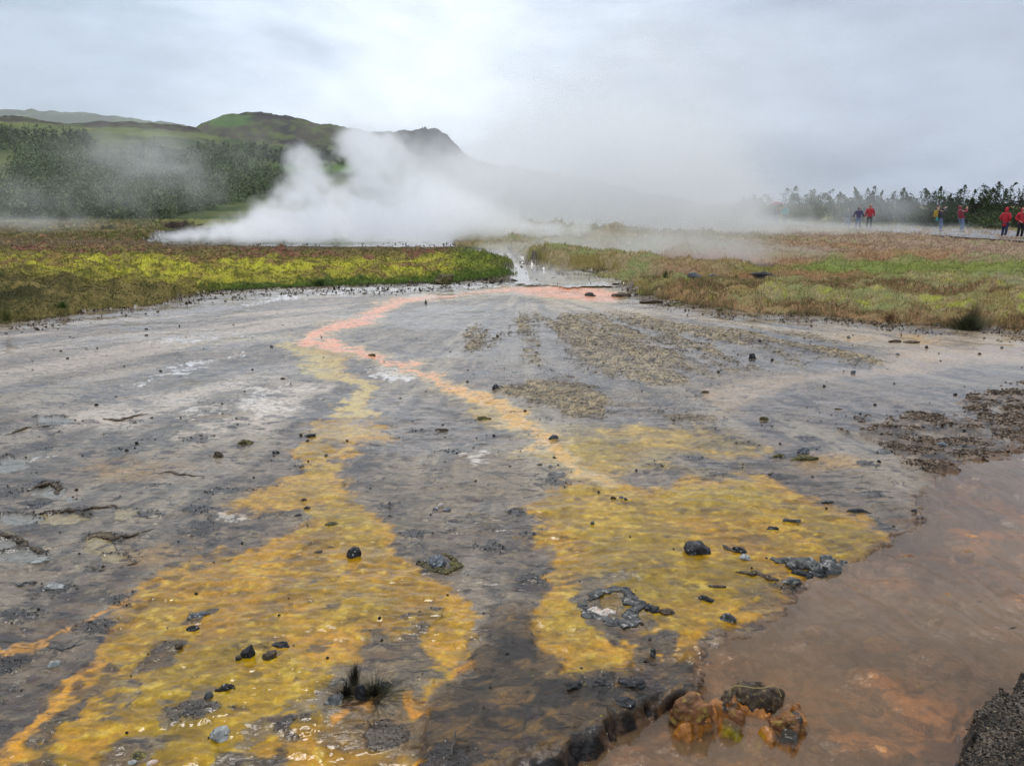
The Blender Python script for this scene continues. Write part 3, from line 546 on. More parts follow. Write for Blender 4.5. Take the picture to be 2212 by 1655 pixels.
#@@PART2
# ------------------------------------------------------------------ hills: real height fields rising from the plain
def hill(name, crest, base_px, D0, D1, seed, paint, amp=0.02, rows=70, step=6, x0=-900, x1=3100, back=1.5, pw=1.0, label=None):
    cx_, cy_ = zip(*crest); X = np.arange(max(x0, cx_[0]), min(x1, cx_[-1]) + 1, step, dtype=float)
    top = np.interp(X, cx_, cy_); t = np.linspace(0, 1, rows)
    XX, TT = np.meshgrid(X, t); TOP = np.broadcast_to(top, XX.shape)
    D = D0 * (D1 / D0) ** TT
    yb = base_px if not callable(base_px) else base_px(X)
    PYh = yb + (TOP - yb) * TT ** pw
    slope = -math.sin(PITCH) + (CY - PYh) / F * math.cos(PITCH); k = math.cos(PITCH) + (CY - PYh) / F * math.sin(PITCH)
    Yw = D; Xw = (XX - CX) / F * (D / k); Zw = EYE + slope / k * D
    n = fbm(Xw / (D1 * .06), Yw / (D1 * .06), seed, 5, .55) - .5
    Zw = Zw + n * D * amp * 2 * np.sin(np.pi * np.clip(TT, 0, 1)) ** .7 + (fbm(Xw / (D1 * .012), Yw / (D1 * .012), seed + 9, 4) - .5) * D1 * .007 * TT
    Zw[0] -= 3
    col3 = paint(XX, PYh, Xw, Yw, TT)
    # the far side falls away
    e = [[Xw[-1] * f, Yw[-1] * f, Zw[-1] * (1 - .25 * i)] for i, f in enumerate((1.06, 1.2, back), 1)]
    Xw = np.vstack([Xw] + [q[0] for q in e]); Yw = np.vstack([Yw] + [q[1] for q in e]); Zw = np.vstack([Zw] + [q[2] for q in e])
    col3 = np.concatenate([col3, np.repeat(col3[-1:], 3, 0)])
    r, c = Xw.shape; i = np.arange(r * c).reshape(r, c)
    q = np.stack([i[:-1, :-1], i[:-1, 1:], i[1:, 1:], i[1:, :-1]], -1).reshape(-1, 4)
    o = mesh_np(name, np.stack([Xw, Yw, Zw], -1).reshape(-1, 3), q, M['hill'], None, True, np.clip(col3, 0, 1).reshape(-1, 3))
    tag(o, label, kind='structure'); return (XX, PYh, Xw, Yw, Zw, rows)
def cz(shape, c): return np.zeros(shape + (3,)) + np.array(c)
def paint_far(X, Y, xw, yw, t):
    c = cz(X.shape, (0.10, 0.115, 0.08)); return mix(c, C(0.14, 0.17, 0.10), ss(.45, .6, fbm(xw / 120, yw / 120, 5, 4)))
def paint_round(X, Y, xw, yw, t):
    n = fbm(xw / 40, yw / 60, 7, 5, .6); n2 = fbm(xw / 9, yw / 14, 17, 4, .6)
    c = cz(X.shape, (0.085, 0.075, 0.05)); c = mix(c, C(0.035, 0.030, 0.028), ss(.45, .6, n)); c = mix(c, C(0.11, 0.14, 0.035), ss(.5, .62, n2) * .7)
    def blob(a, b, rx, ry): return ss(-.2, .5, 1 - np.sqrt(((X - a) / rx) ** 2 + ((Y - b) / ry) ** 2) + (n2 - .5) * .9)
    c = mix(c, C(0.09, 0.17, 0.04), blob(500, 262, 55, 16) * .8); c = mix(c, C(0.09, 0.15, 0.035), blob(640, 370, 120, 9)); c = mix(c, C(0.08, 0.2, 0.03), blob(1000, 375, 60, 8) * .8)
    cl = ss(850, 880, X) * ss(1080, 1000, X) * ss(352, 330, Y); c = mix(c, C(0.055, 0.048, 0.05) * 1.0, cl * .9); c = mix(c, C(0.02, 0.018, 0.02), cl * ss(.5, .62, n2))
    c = mix(c, C(0.12, 0.08, 0.05), ss(.4, .6, n) * ss(930, 1000, X) * ss(330, 350, Y) * .7)
    return c
def paint_left(X, Y, xw, yw, t):
    n = fbm(xw / 20, yw / 30, 27, 5, .6); n2 = fbm(xw / 5, yw / 8, 37, 4, .6)
    c = cz(X.shape, (0.06, 0.085, 0.03)); c = mix(c, C(0.13, 0.14, 0.045), ss(.5, .62, n) * .7)
    heath = ss(16, 4, Y - np.interp(X, [0, 200, 440], [255, 266, 280])) ; c = mix(c, C(0.055, 0.042, 0.035), heath * ss(.3, .5, n2))
    c = mix(c, C(0.16, 0.19, 0.05), ss(9, 3, np.abs(Y - np.interp(X, [0, 180, 400, 600], [268, 280, 292, 300]))) * .7)
    c = mix(c, C(0.09, 0.15, 0.035), ss(11, 3, np.abs(Y - np.interp(X, [0, 520, 740, 900], [500, 372, 364, 372]))) * ss(500, 600, X))
    c = mix(c, C(0.17, 0.18, 0.09), ss(.1, .6, 1 - np.sqrt(((X + 10) / 60) ** 2 + ((Y - 375) / 45) ** 2)))
    return c
hill('hills', [(-900, 232), (-300, 236), (0, 237), (60, 238), (150, 242), (250, 250), (330, 262), (400, 269), (430, 277), (520, 300), (700, 330)], 400, 1900, 2900, 3, paint_far, .004, 30, 8,
     label='pale far ridge with grass and scree')
crest2 = [(330, 300), (420, 280), (432, 270), (450, 259), (475, 249), (500, 244), (560, 243), (585, 244), (590, 247), (620, 252), (660, 261), (700, 268), (740, 274), (770, 279), (800, 286), (850, 286), (870, 283), (893, 282), (898, 279), (912, 278), (926, 281), (934, 279),
          (945, 280), (956, 288), (966, 292), (973, 303), (985, 313), (1000, 328), (1012, 338), (1030, 346), (1060, 353), (1110, 362), (1200, 376), (1300, 396), (1400, 420), (1500, 440)]
hill('hills', crest2, 445, 520, 900, 5, paint_round, .014, 80, 4, label='round heather hill and dark rocky cliff peak behind the steam')
crest1 = [(-900, 225), (-200, 242), (0, 250), (40, 252), (100, 262), (150, 269), (180, 265), (230, 263), (280, 262), (330, 266), (380, 271), (420, 279), (450, 290), (520, 305), (620, 318), (740, 334), (860, 352), (980, 372), (1100, 400), (1200, 425), (1300, 441)]
HX = hill('hills', crest1, 484, 75, 480, 8, paint_left, .010, 120, 6, label='green hillside with heather rim and birch wood', pw=1.0)

# ------------------------------------------------------------------ woods
def leaf_cloud(P, size, colr3, rng, squash=1.0):
    """one small quad per point, random orientation"""
    n = len(P); a = rng.normal(size=(n, 3)); a /= np.linalg.norm(a, axis=1)[:, None]; b = rng.normal(size=(n, 3)); b -= (a * b).sum(1)[:, None] * a; b /= np.linalg.norm(b, axis=1)[:, None]
    s = (size * (0.6 + .8 * rng.random(n)))[:, None]; a = a * s; b = b * s * .65
    v = np.stack([P - a, P + b, P + a, P - b], 1).reshape(-1, 3); f = np.arange(4 * n).reshape(-1, 4)
    return v, f, np.repeat(colr3, 4, 0)
def crown_points(n, rng, rmax, h, base=.12, shape=1.0):
    """points of a ragged multi-stemmed birch crown, height h, radius rmax"""
    k = rng.integers(6, 12); lean = rng.normal(size=(k, 2)) * rmax * .5; hh = h * (0.55 + .42 * rng.random(k)); hh[0] = h; lean[0] *= .3
    w = rng.integers(0, k, n); t = rng.random(n) ** .8
    zz = (base + (1 - base) * t) * hh[w]; r = rmax * .55 * np.sin(np.pi * np.clip(t * .86 + .12, 0, 1)) ** .8 * (1.05 - .5 * t ** shape) * np.sqrt(rng.random(n)) * (.5 + .9 * rng.random(k)[w])
    a = rng.random(n) * 2 * np.pi; lump = 1 + .45 * np.sin(a * 3 + w * 2 + zz * 2.2)
    return np.stack([lean[w, 0] * (t + .3) + np.cos(a) * r * lump, lean[w, 1] * (t + .3) + np.sin(a) * r * lump, zz], 1)
def wood():
    XX, PYh, Xw, Yw, Zw, rows = HX
    rng = np.random.default_rng(5)
    WOODS = [(-200, 276), (0, 282), (60, 290), (130, 292), (180, 296), (215, 330), (250, 345), (300, 318), (380, 326), (420, 318), (520, 318), (600, 326), (680, 336), (745, 342), (748, 362), (700, 366), (640, 362), (560, 352), (520, 362), (570, 372), (610, 385), (620, 400), (575, 425), (480, 450), (400, 468), (380, 478), (-200, 480)]
    m = sdf(WOODS, XX, PYh) > 0
    gap = (np.abs(XX + 8) < 40) & (np.abs(PYh - 375) < 42) | ((np.abs(XX - 330) < 110) & (PYh > 292) & (PYh < 314))
    nz = fbm(XX / 40, PYh / 14, 301, 3)
    m &= ~gap & ((nz > .40) | (PYh > 430) | (PYh < 345) | (XX < 150))
    I, J = np.nonzero(m); Vs, Fs, Cs = [], [], []; off = 0
    pick = rng.choice(len(I), size=2600, p=None)
    for k in pick:
        i, j = I[k], J[k]
        x, y, z_ = Xw[i, j], Yw[i, j], Zw[i, j]; y += rng.normal() * 1.5; x += rng.normal() * y * .003
        D = y; h = rng.uniform(1.8, 5.0) * (1 + .25 * (XX[i, j] < 200)); 
        if PYh[i, j] > 440: h *= .8
        n = int(np.clip(15000 / D, 45, 190)); P = crown_points(n, rng, h * rng.uniform(.30, .48), h, .02) + np.array([x, y, z_ - .2])
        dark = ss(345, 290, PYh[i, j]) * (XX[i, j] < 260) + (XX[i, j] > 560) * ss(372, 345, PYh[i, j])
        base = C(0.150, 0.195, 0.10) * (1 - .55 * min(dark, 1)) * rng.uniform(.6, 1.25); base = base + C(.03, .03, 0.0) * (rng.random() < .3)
        cc = base * (0.55 + .9 * rng.random(n))[:, None]
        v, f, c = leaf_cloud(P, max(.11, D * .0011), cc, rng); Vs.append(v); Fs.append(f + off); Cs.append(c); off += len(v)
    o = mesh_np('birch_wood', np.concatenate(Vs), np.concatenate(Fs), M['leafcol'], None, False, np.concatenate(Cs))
    tag(o, 'dense birch wood covering the hillside left of the steam', 'forest', kind='stuff')
wood()

def make_tree(h, rad, n, seed, tint, loc, label, group='birch trees behind the path', bare=0.0, leafs=.045):
    rng = np.random.default_rng(seed); root = empty('birch_tree', loc, rng.random() * 6)
    bm = bmesh.new()
    def limb(p, q, r0, r1, seg=5):
        pts = [p + (q - p) * (i / seg) + Vector(rng.normal(size=3) * .03 * (q - p).length * (0 < i < seg)) for i in range(seg + 1)]; rings = []
        for i, c in enumerate(pts):
            r = r0 + (r1 - r0) * i / seg; d = (pts[min(i + 1, seg)] - pts[max(i - 1, 0)]).normalized(); u = d.orthogonal().normalized(); v = d.cross(u)
            rings.append([bm.verts.new(c + (u * math.cos(a) + v * math.sin(a)) * r) for a in [k * math.pi / 3 for k in range(6)]])
        for a, b in zip(rings[:-1], rings[1:]):
            for k in range(6): bm.faces.new((a[k], a[(k + 1) % 6], b[(k + 1) % 6], b[k]))
    for s in range(4):
        top = Vector((rng.normal() * rad * .35, rng.normal() * rad * .35, h * rng.uniform(.6, .95))); limb(Vector((rng.normal() * .05, rng.normal() * .05, -.05)), top, .045 * h / 3, .008)
        for b in range(6):
            t = rng.uniform(.2, .85); p = top * t; limb(p, p + Vector((rng.normal() * rad * .5, rng.normal() * rad * .5, h * .2)), .014, .004, 3)
    me = bpy.data.meshes.new('trunk'); bm.to_mesh(me); bm.free(); me.materials.append(M['bark']); tr = bpy.data.objects.new('trunk', me); col.objects.link(tr); tr.parent = root
    P = crown_points(n, rng, rad, h, .03, .8); cl = vn3(P[:, 0] * 2.5, P[:, 1] * 2.5, P[:, 2] * 2.5, seed)
    keep = (cl > .30) & (rng.random(n) > bare * P[:, 2] / h); P, cl = P[keep], cl[keep]
    cc = np.array(tint) * (0.45 + 1.0 * cl)[:, None] * (0.6 + .8 * rng.random(len(P)))[:, None]
    v, f, c = leaf_cloud(P, leafs, cc, rng); mesh_np('crown', v, f, M['leafcol'], root, False, c)
    tag(root, label, 'tree', group); return root
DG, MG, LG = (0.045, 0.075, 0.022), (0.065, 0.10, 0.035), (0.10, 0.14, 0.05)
TREES = [  # x, foot y, top y, half width px, tint, label
 (1600, 473, 424, 26, MG, 'faint small birch at the left end of the row, nearly lost in mist'),
 (1655, 476, 415, 34, MG, 'misty birch just left of the pair under the red umbrella'),
 (1715, 476, 402, 40, MG, 'broad rounded grey green birch behind the person in the turquoise coat'),
 (1760, 478, 408, 26, LG, 'slim double topped birch in the mist'),
 (1805, 480, 418, 32, LG, 'low pale birch in thin mist left of the three walkers'),
 (1845, 480, 414, 26, LG, 'pale birch behind the walker in the dark coat'),
 (1878, 481, 402, 24, MG, 'tall pointed birch rising behind the three walkers'),
 (1915, 482, 414, 30, MG, 'bushy birch just right of the walker in the red coat'),
 (1950, 484, 406, 28, MG, 'birch with two thin tips in the gap between the walkers and the photographers'),
 (1985, 485, 410, 30, DG, 'dark bushy birch left of the person with the yellow backpack'),
 (2020, 486, 404, 34, MG, 'birch directly behind the person with the yellow backpack'),
 (2062, 487, 400, 34, DG, 'wide dark birch between the two people taking photographs'),
 (2100, 488, 410, 28, DG, 'dark birch behind the person in the dark red coat'),
 (2132, 488, 393, 42, DG, 'tallest and darkest birch of the row with a pointed top'),
 (2172, 489, 408, 30, DG, 'dark birch behind the two people in red at the picture edge'),
 (2203, 489, 402, 24, (0.06, 0.05, 0.03), 'thin half bare brownish birch at the end of the row'),
 (2240, 490, 404, 36, DG, 'dark birch cut off by the picture edge'), (2300, 490, 402, 50, DG, None), (2380, 490, 398, 60, DG, None)]
for k, (px, fy, ty, hw, tint, lab) in enumerate(TREES):
    zt = .25; p = at(px, fy, zt); Y = p.y; top = atY(px, ty, Y); s = Y / F
    if not lab: continue
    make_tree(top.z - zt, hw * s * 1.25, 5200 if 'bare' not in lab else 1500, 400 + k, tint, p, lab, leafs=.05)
# lower brush in front of and between the trees
for k, (px, fy, ty, hw, tint, lab) in enumerate([(1735, 480, 445, 34, LG, 'low misty bush right of the turquoise coat'), (1980, 490, 448, 30, LG, 'pale low bush right of the walker in the red coat'), (2150, 496, 460, 36, LG, 'bright green low bush between the dark red coat and the long red coat'),
        (2080, 494, 455, 30, MG, 'low bush at the knees of the person in the dark red coat'), (2195, 494, 450, 30, DG, 'dark low bush behind the two people in red'), (2000, 492, 440, 34, DG, 'dark low bush left of the yellow backpack'),
        (1890, 484, 450, 36, LG, 'pale low bush behind the walker in the red coat'), (1660, 478, 448, 40, MG, 'low bush behind the umbrella in the mist'), (1830, 483, 450, 34, LG, 'low bush in the mist behind the walker in the dark coat'), (2120, 493, 442, 40, DG, 'dark wide bush under the tallest birch'), (2045, 492, 440, 36, DG, 'dark bush between the two people taking photographs'),
        (147, 484, 444, 27, (0.075, 0.13, 0.03), 'bright green round bush at the foot of the wooded hillside'), (235, 500, 488, 9, DG, 'tiny dark bush on the brown grass left of the steam'), (385, 495, 478, 24, (0.14, 0.10, 0.07), 'brown dry shrub at the left edge of the steam')]):
    zt = .2; p = at(px, fy, zt); Y = p.y; top = atY(px, ty, Y)
    make_tree(max(.3, top.z - zt), hw * Y / F * 1.25, 3200, 500 + k, tint, p, lab, None, leafs=.045 * max(1, Y / 60))['category'] = 'bush'

# ------------------------------------------------------------------ path and rope
def strip(name, pts, mat, z_, label):
    v, f = [], []
    for i, (x, y0, y1) in enumerate(pts): v += [at(x, y0, z_), at(x, y1, z_)]
    for i in range(len(pts) - 1): f.append((2 * i, 2 * i + 2, 2 * i + 3, 2 * i + 1))
    return tag(mesh_np(name, np.array(v), np.array(f), mat), label, kind='structure')
PZ = .26
strip('path', [(1600, 476, 479), (1680, 479, 483), (1800, 482, 492), (1900, 485, 500), (2000, 489, 507), (2100, 494, 514), (2212, 500, 521), (2500, 510, 540), (3000, 530, 570)], M['path'], PZ, 'grey gravel path behind the meadow')
def tube(name, pts, r, mat, parent=None):
    v, f = [], []; n = 6
    for i, p in enumerate(pts):
        d = (Vector(pts[min(i + 1, len(pts) - 1)]) - Vector(pts[max(i - 1, 0)])).normalized(); u = d.orthogonal().normalized(); w_ = d.cross(u)
        for k in range(n): v.append(Vector(p) + (u * math.cos(k * 2 * math.pi / n) + w_ * math.sin(k * 2 * math.pi / n)) * r)
        if i:
            for k in range(n): f.append(((i - 1) * n + k, (i - 1) * n + (k + 1) % n, i * n + (k + 1) % n, i * n + k))
    return mesh_np(name, np.array(v), np.array(f), mat, parent)
M['rope'] = simple_mat('rope', (0.05, 0.045, 0.04), .8); M['steel'] = simple_mat('steel', (0.10, 0.09, 0.085), .5)
rr = empty('rope_barrier', at(2050, 500, PZ)); tag(rr, 'low dark rope strung on short stakes along the far edge of the path', 'rope barrier')
RP = [at(1870, 490, PZ), at(1935, 493, PZ), at(2010, 496, PZ), at(2090, 497, PZ), at(2150, 500, PZ), at(2230, 504, PZ)]
rb = rr.location
for i, p in enumerate(RP):
    tube('stake', [p - rb, p - rb + Vector((0, 0, .46))], .016, M['steel'], rr)
pts = []
for a, b in zip(RP[:-1], RP[1:]):
    for k in range(9):
        t = k / 9; pts.append(a.lerp(b, t) - rb + Vector((0, 0, .42 - .20 * 4 * t * (1 - t))))
tube('rope', pts, .014, M['rope'], rr)

# ------------------------------------------------------------------ rocks
_ico = {}
def ico(sub=4):
    if sub not in _ico:
        bm = bmesh.new(); bmesh.ops.create_icosphere(bm, subdivisions=sub, radius=1); _ico[sub] = (np.array([v.co[:] for v in bm.verts]), np.array([[v.index for v in f.verts] for f in bm.faces])); bm.free()
    return _ico[sub]
def rock_mesh(name, w_, h_, d_, mat, seed, angular=.6, sub=4, lumpy=.35, parent=None):
    v, f = ico(sub); v = v.copy(); rng = np.random.default_rng(seed)
    for k in range(int(6 + angular * 12)):           # facets: cut by random planes
        n = rng.normal(size=3); n /= np.linalg.norm(n); dcut = rng.uniform(.62, .92); s = v @ n; v -= np.outer(np.maximum(s - dcut, 0) * angular, n)
    nz = fbm3(v[:, 0] * 1.6 + seed, v[:, 1] * 1.6, v[:, 2] * 1.6, seed, 3) - .5; nf = fbm3(v[:, 0] * 6 + seed, v[:, 1] * 6, v[:, 2] * 6, seed + 5, 3) - .5
    v *= (1 + lumpy * 1.6 * nz + .16 * nf)[:, None]
    v[:, 2] = np.where(v[:, 2] < 0, v[:, 2] * .5, v[:, 2])
    v *= np.array([w_ / 2, d_ / 2, h_]) / np.array([np.abs(v[:, 0]).max(), np.abs(v[:, 1]).max(), v[:, 2].max()])
    return mesh_np(name, v, f, mat, parent, True)
def rock(px, py, wpx, hpx, mat, label, name='rock', seed=None, dep=.8, rot=0, cat='rock', group=None, ang=.6, lumpy=.35, sub=4, zoff=0):
    seed = seed if seed is not None else int(px * 7 + py); z_ = zat(px, py); p = at(px, py, z_); k = ppm(p)
    sa = (EYE - p.z) / math.hypot(p.x, p.y, EYE - p.z); w_ = wpx / k; d_ = w_ * dep
    h_ = max(.15 * w_, (hpx / k - d_ * sa * .5)) if hpx else w_ * .4
    o = rock_mesh(name, w_, h_, d_, M[mat], seed, ang, sub, lumpy); o.location = (p.x, p.y + d_ * .3, p.z - h_ * .20 + zoff); o.rotation_euler = (0, 0, R(rot))
    return tag(o, label, cat, group)
B, CR, PA, GR, BR, OL, OR_ = 'basalt', 'crusted', 'pale', 'greyrock', 'brownrock', 'olive', 'orange'
ROCKS = [
 (763, 1203, 37, 30, B, 'black angular stone with a pale waterline, alone on the left yellow mat', 'rock', .8, 0),
 (946, 1222, 46, 34, GR, 'blue grey stone with a white and orange cap inside broken crust', 'rock', .9, 0),
 (1508, 1196, 66, 40, B, 'big shaggy black lump on the right yellow mat', 'rock', .8, 0),
 (1610, 1210, 32, 18, PA, 'white capped stone just right of the shaggy black lump', 'rock', .7, 10),
 (1600, 1194, 34, 18, B, 'black speckled crust touching the white capped stone', 'crust', .6, -30),
 (1712, 1262, 50, 18, CR, 'speckled crust slab below the overhanging ledge', 'crust', .6, 5),
 (1718, 1308, 58, 22, CR, 'elongated slate coloured slab at the stream edge', 'rock', .35, -25),
 (1574, 1342, 46, 26, CR, 'layered grey and white stone above the brown water', 'rock', .6, -5),
 (1412, 1322, 44, 22, B, 'black wrinkled crust slab right of the crust ring', 'crust', .6, -20),
 (1445, 1328, 40, 16, BR, 'brown low slab leaning on the black wrinkled one', 'crust', .7, -15),
 (1526, 1298, 36, 16, B, 'dark low crust between the ring and the slate slab', 'crust', .5, -30),
 (1548, 1270, 44, 8, BR, 'thin purple brown crust blade on the right mat', 'crust', .3, -10),
 (470, 1600, 56, 42, PA, 'large pale speckled stone near the bottom of the picture', 'rock', .9, 10),
 (720, 1522, 46, 30, CR, 'flat grey stone with a white fan shaped top beside the sedge clump', 'rock', .9, 0),
 (820, 1496, 64, 30, B, 'black earthy clod under the sedge right of the tall dark stone', 'clod', .7, 0),
 (782, 1512, 34, 52, B, 'tall dark stone held in the black sedge clump', 'rock', .7, 0),
 (114, 1440, 30, 18, PA, 'pale leaf shaped stone on the brown flat at left', 'rock', .7, 30),
 (605, 1398, 46, 18, B, 'black peanut shaped lump on the left mat', 'rock', .5, -10),
 (533, 1416, 34, 36, B, 'black cone shaped lump with a white ridge', 'rock', .9, 0),
 (580, 1424, 34, 26, BR, 'rounded brown black lump beside the cone shaped one', 'rock', .9, 0),
 (515, 1424, 20, 14, BR, 'small flat brown lump left of the cone shaped one', 'rock', .9, 0),
 (485, 1492, 46, 22, B, 'black crusted curved slab above the pale stone', 'crust', .4, 25),
 (450, 1508, 26, 20, CR, 'grey ribbed lower end of the curved slab', 'crust', .6, 50),
 (415, 1362, 30, 16, B, 'glossy black stone among dark patches on the mat', 'rock', .7, 25),
 (430, 1332, 60, 14, GR, 'long flat grey slab lying along the flow', 'crust', .3, 28),
 (382, 1400, 20, 14, BR, 'small brown lump below the glossy black stone', 'rock', .8, 0),
 (470, 988, 26, 18, BR, 'square brown block standing in a puddle', 'rock', .7, 0),
 (527, 960, 36, 14, OL, 'olive mossy clod behind the square block', 'clod', .6, 0),
 (1071, 840, 17, 14, B, 'small round black stone on the grey flat in the centre', 'rock', .8, 0),
 (1044, 906, 36, 10, OL, 'olive crust chip in the middle of the yellow runnel', 'clod', .5, 0),
 (1196, 949, 24, 14, CR, 'pale angular stone on the yellow mat', 'rock', .7, 0),
 (1737, 981, 30, 22, GR, 'grey rounded boulder behind a crust rim on the right', 'rock', .8, 0),
 (1737, 994, 66, 14, OL, 'olive crust rim in front of the grey boulder', 'crust', .35, -4),
 (1686, 989, 34, 12, OL, 'black olive crust left of the grey boulder', 'crust', .5, 10),
 (1628, 775, 20, 15, B, 'dark cube like stone on the tan flakes', 'rock', .8, 0),
 (1668, 779, 7, 7, B, 'tiny black stone right of the cube like one', 'rock', .8, 0),
 (1844, 808, 12, 11, GR, 'small grey stone mirrored in the pale water film', 'rock', .8, 0),
 (2003, 753, 10, 9, B, 'small black stone in the far orange puddle', 'rock', .8, 0),
 (1834, 731, 8, 8, GR, 'little grey stone far right of the flakes', 'rock', .8, 0),
 (1937, 739, 30, 7, BR, 'left piece of the brown crust bar in the far puddle', 'crust', .5, 0),
 (1972, 742, 42, 8, BR, 'long right piece of the brown crust bar in the far puddle', 'crust', .4, 0),
 (1940, 768, 10, 7, GR, 'flat grey stone between the crust bar and the pale water', 'rock', .8, 0),
 (1523, 850, 20, 8, BR, 'tan crust chip at the corner of the pale water', 'crust', .6, 0),
 (1652, 908, 22, 11, OL, 'small dark clod with an orange foot in shallow water', 'clod', .6, 0),
 (920, 656, 7, 11, B, 'upright black stone like a thumb far up the flat', 'rock', .8, 0),
 (663, 1100, 16, 9, B, 'round black stone left of the first yellow bend', 'rock', .8, 0),
 (655, 1082, 16, 9, BR, 'brown lump above the round black stone', 'rock', .8, 0),
 (642, 1115, 18, 8, B, 'dark low lump below the round black stone', 'rock', .8, 0),
 (668, 944, 30, 10, B, 'black crust sliver at the edge of the yellow runnel', 'crust', .5, 0),
 (664, 956, 14, 9, B, 'black lump under the crust sliver', 'rock', .7, 0),
 (595, 979, 18, 7, B, 'little black crust left of the runnel', 'crust', .6, 0),
 (1326, 1078, 14, 9, BR, 'small brown stone at the top of the right mat', 'rock', .8, 0),
 (1343, 1078, 13, 10, GR, 'grey stone touching the small brown one', 'rock', .8, 0),
 (1352, 1080, 10, 8, CR, 'white grey pebble at the end of the pair', 'rock', .8, 0),
 (965, 1104, 22, 10, GR, 'dark grey stone beside the pink chip', 'rock', .8, 0),
 (951, 1093, 15, 10, 'pinkish', 'pink and white chip on the brown flat', 'rock', .8, 0),
 (941, 1102, 20, 9, GR, 'grey shell shaped plate left of the pink chip', 'rock', .8, 30),
 (1166, 1006, 14, 8, CR, 'black and white chip left of its twin', 'rock', .7, 0),
 (1190, 1010, 13, 9, PA, 'white chip on the edge of the runnel', 'rock', .7, 0),
 (1207, 1007, 9, 6, CR, 'small speckled chip right of the white one', 'rock', .7, 0),
 (1712, 1128, 40, 12, CR, 'black and white crust blade on the upper right mat', 'crust', .4, -8),
 (1672, 1144, 30, 10, B, 'black curved crust left of the black and white blade', 'crust', .5, -10),
 (1858, 1108, 56, 10, B, 'black shadowed crust edge above the brown water', 'crust', .4, -6),
 (1788, 1087, 30, 7, B, 'short black crust line below the tan flat', 'crust', .4, -5),
 (1812, 885, 20, 5, BR, 'thin brown crust in the shallow water', 'crust', .5, 0),
 (2005, 1108, 26, 12, OL, 'mossy clod at the corner where the stream begins', 'clod', .7, 0),
 (1975, 1105, 14, 8, B, 'black chip left of the mossy corner clod', 'rock', .7, 0),
 (2147, 992, 24, 14, B, 'black crust lump at the tip of the gravel bar', 'rock', .8, 0),
 (2040, 962, 30, 9, GR, 'flat blue grey slab in the gravel bar', 'rock', .6, -5),
 (1240, 1488, 44, 20, B, 'glossy black crust with white fringe at the dark lip', 'crust', .6, 25),
 (1302, 1480, 42, 18, B, 'glossy black crust in the middle of the dark lip', 'crust', .6, 0),
 (1366, 1484, 60, 24, B, 'black hollow crust at the right end of the dark lip', 'crust', .6, -5),
 (1350, 1522, 60, 22, B, 'black clod hanging over the stream', 'clod', .6, -10),
 (1411, 1420, 14, 32, CR, 'narrow upright crust splinter above the dark lip', 'crust', .6, 0),
 (686, 1196, 22, 9, BR, 'dark flat lump left of the black angular stone', 'rock', .8, 0),
 (712, 1184, 18, 5, BR, 'thin dark lump behind the black angular stone', 'rock', .6, 0),
 (1280, 1132, 10, 10, CR, 'small black and white stone inside the left edge of the right mat', 'rock', .8, 0),
 (955, 931, 40, 7, BR, 'long dark crust line above the grey flat', 'crust', .3, 0),
 (998, 985, 30, 10, 'pinkish', 'tan oval plate left of the white salt patch', 'crust', .8, 0),
 (1022, 966, 8, 6, PA, 'tiny white pebble above the white salt patch', 'rock', .8, 0),
 (715, 1134, 40, 10, OL, 'olive flat crust in the bend of the yellow mat', 'crust', .6, 0),
 (1375, 1018, 7, 7, B, 'tiny black stone with its reflection on the wet grey flat', 'rock', .8, 0),
 (1197, 990, 10, 6, BR, 'small orange brown lump on the runnel edge', 'rock', .8, 0),
 (960, 607, 50, 20, OL, 'dark earthy clod slumped from the left turf bank', 'clod', .6, 0),
 (887, 612, 12, 8, BR, 'small brown clod in front of the left bank', 'clod', .6, 0),
 (829, 616, 12, 8, BR, 'small reddish clod left of its neighbour at the left bank', 'clod', .6, 0),
 (1276, 640, 28, 11, B, 'dark clod at the mouth of the pink runnel', 'clod', .6, 0),
 (1340, 642, 50, 14, BR, 'tan earthy clod in front of the right bank', 'clod', .6, 0),
 (1410, 655, 60, 12, BR, 'broad broken earth shelf under the right bank', 'clod', .6, 0),
 (1465, 660, 44, 10, OL, 'low dark earth lump right of the broken shelf', 'clod', .6, 0),
 (1555, 672, 18, 10, OL, 'single dark clod off the right bank', 'clod', .7, 0),
 (1606, 592, 22, 16, B, 'dark pointed rock in the misty grey vent patch', 'rock', .8, 0),
 (1650, 596, 60, 12, B, 'low dark rock ridge right of the pointed rock', 'rock', .4, 0),
 (1500, 596, 30, 10, GR, 'grey stone at the left of the misty vent patch', 'rock', .5, 0),
 (1540, 597, 24, 7, GR, 'flat grey stone in the middle of the vent patch', 'rock', .5, 0),
 (1165, 617, 40, 5, PA, 'white sinter rim at the outflow of the pool', 'crust', .4, 0),
 (315, 726, 8, 5, B, 'small dark pebble on the pale far left flat', 'rock', .8, 0),
 (315, 712, 8, 4, B, 'flat dark pebble just above another on the far left flat', 'rock', .8, 0),
 (803, 770, 18, 8, OL, 'olive chip in the pink runnel', 'clod', .6, 0),
 (610, 820, 16, 6, BR, 'brown chip right of the white salt streak', 'rock', .6, 0),
 (300, 1640, 50, 18, OL, 'small mossy heap with roots at the bottom edge', 'clod', .8, 0),
 (285, 1650, 24, 12, PA, 'pale crust shard left under the mossy heap', 'rock', .6, 0),
 (325, 1652, 30, 14, 'pinkish', 'tan crust shard right under the mossy heap', 'rock', .6, 15),
 (80, 1216, 60, 12, PA, 'flat pale slab beside the grey basin at the left edge', 'crust', .5, 18),
 (226, 1250, 0, 0, PA, '', '', 1, 0),
 (110, 1272, 44, 18, PA, 'pale translucent plate on the brown flat', 'crust', .7, 15),
 (50, 1266, 60, 7, CR, 'thin grey splinter at the left edge', 'crust', .2, 25),
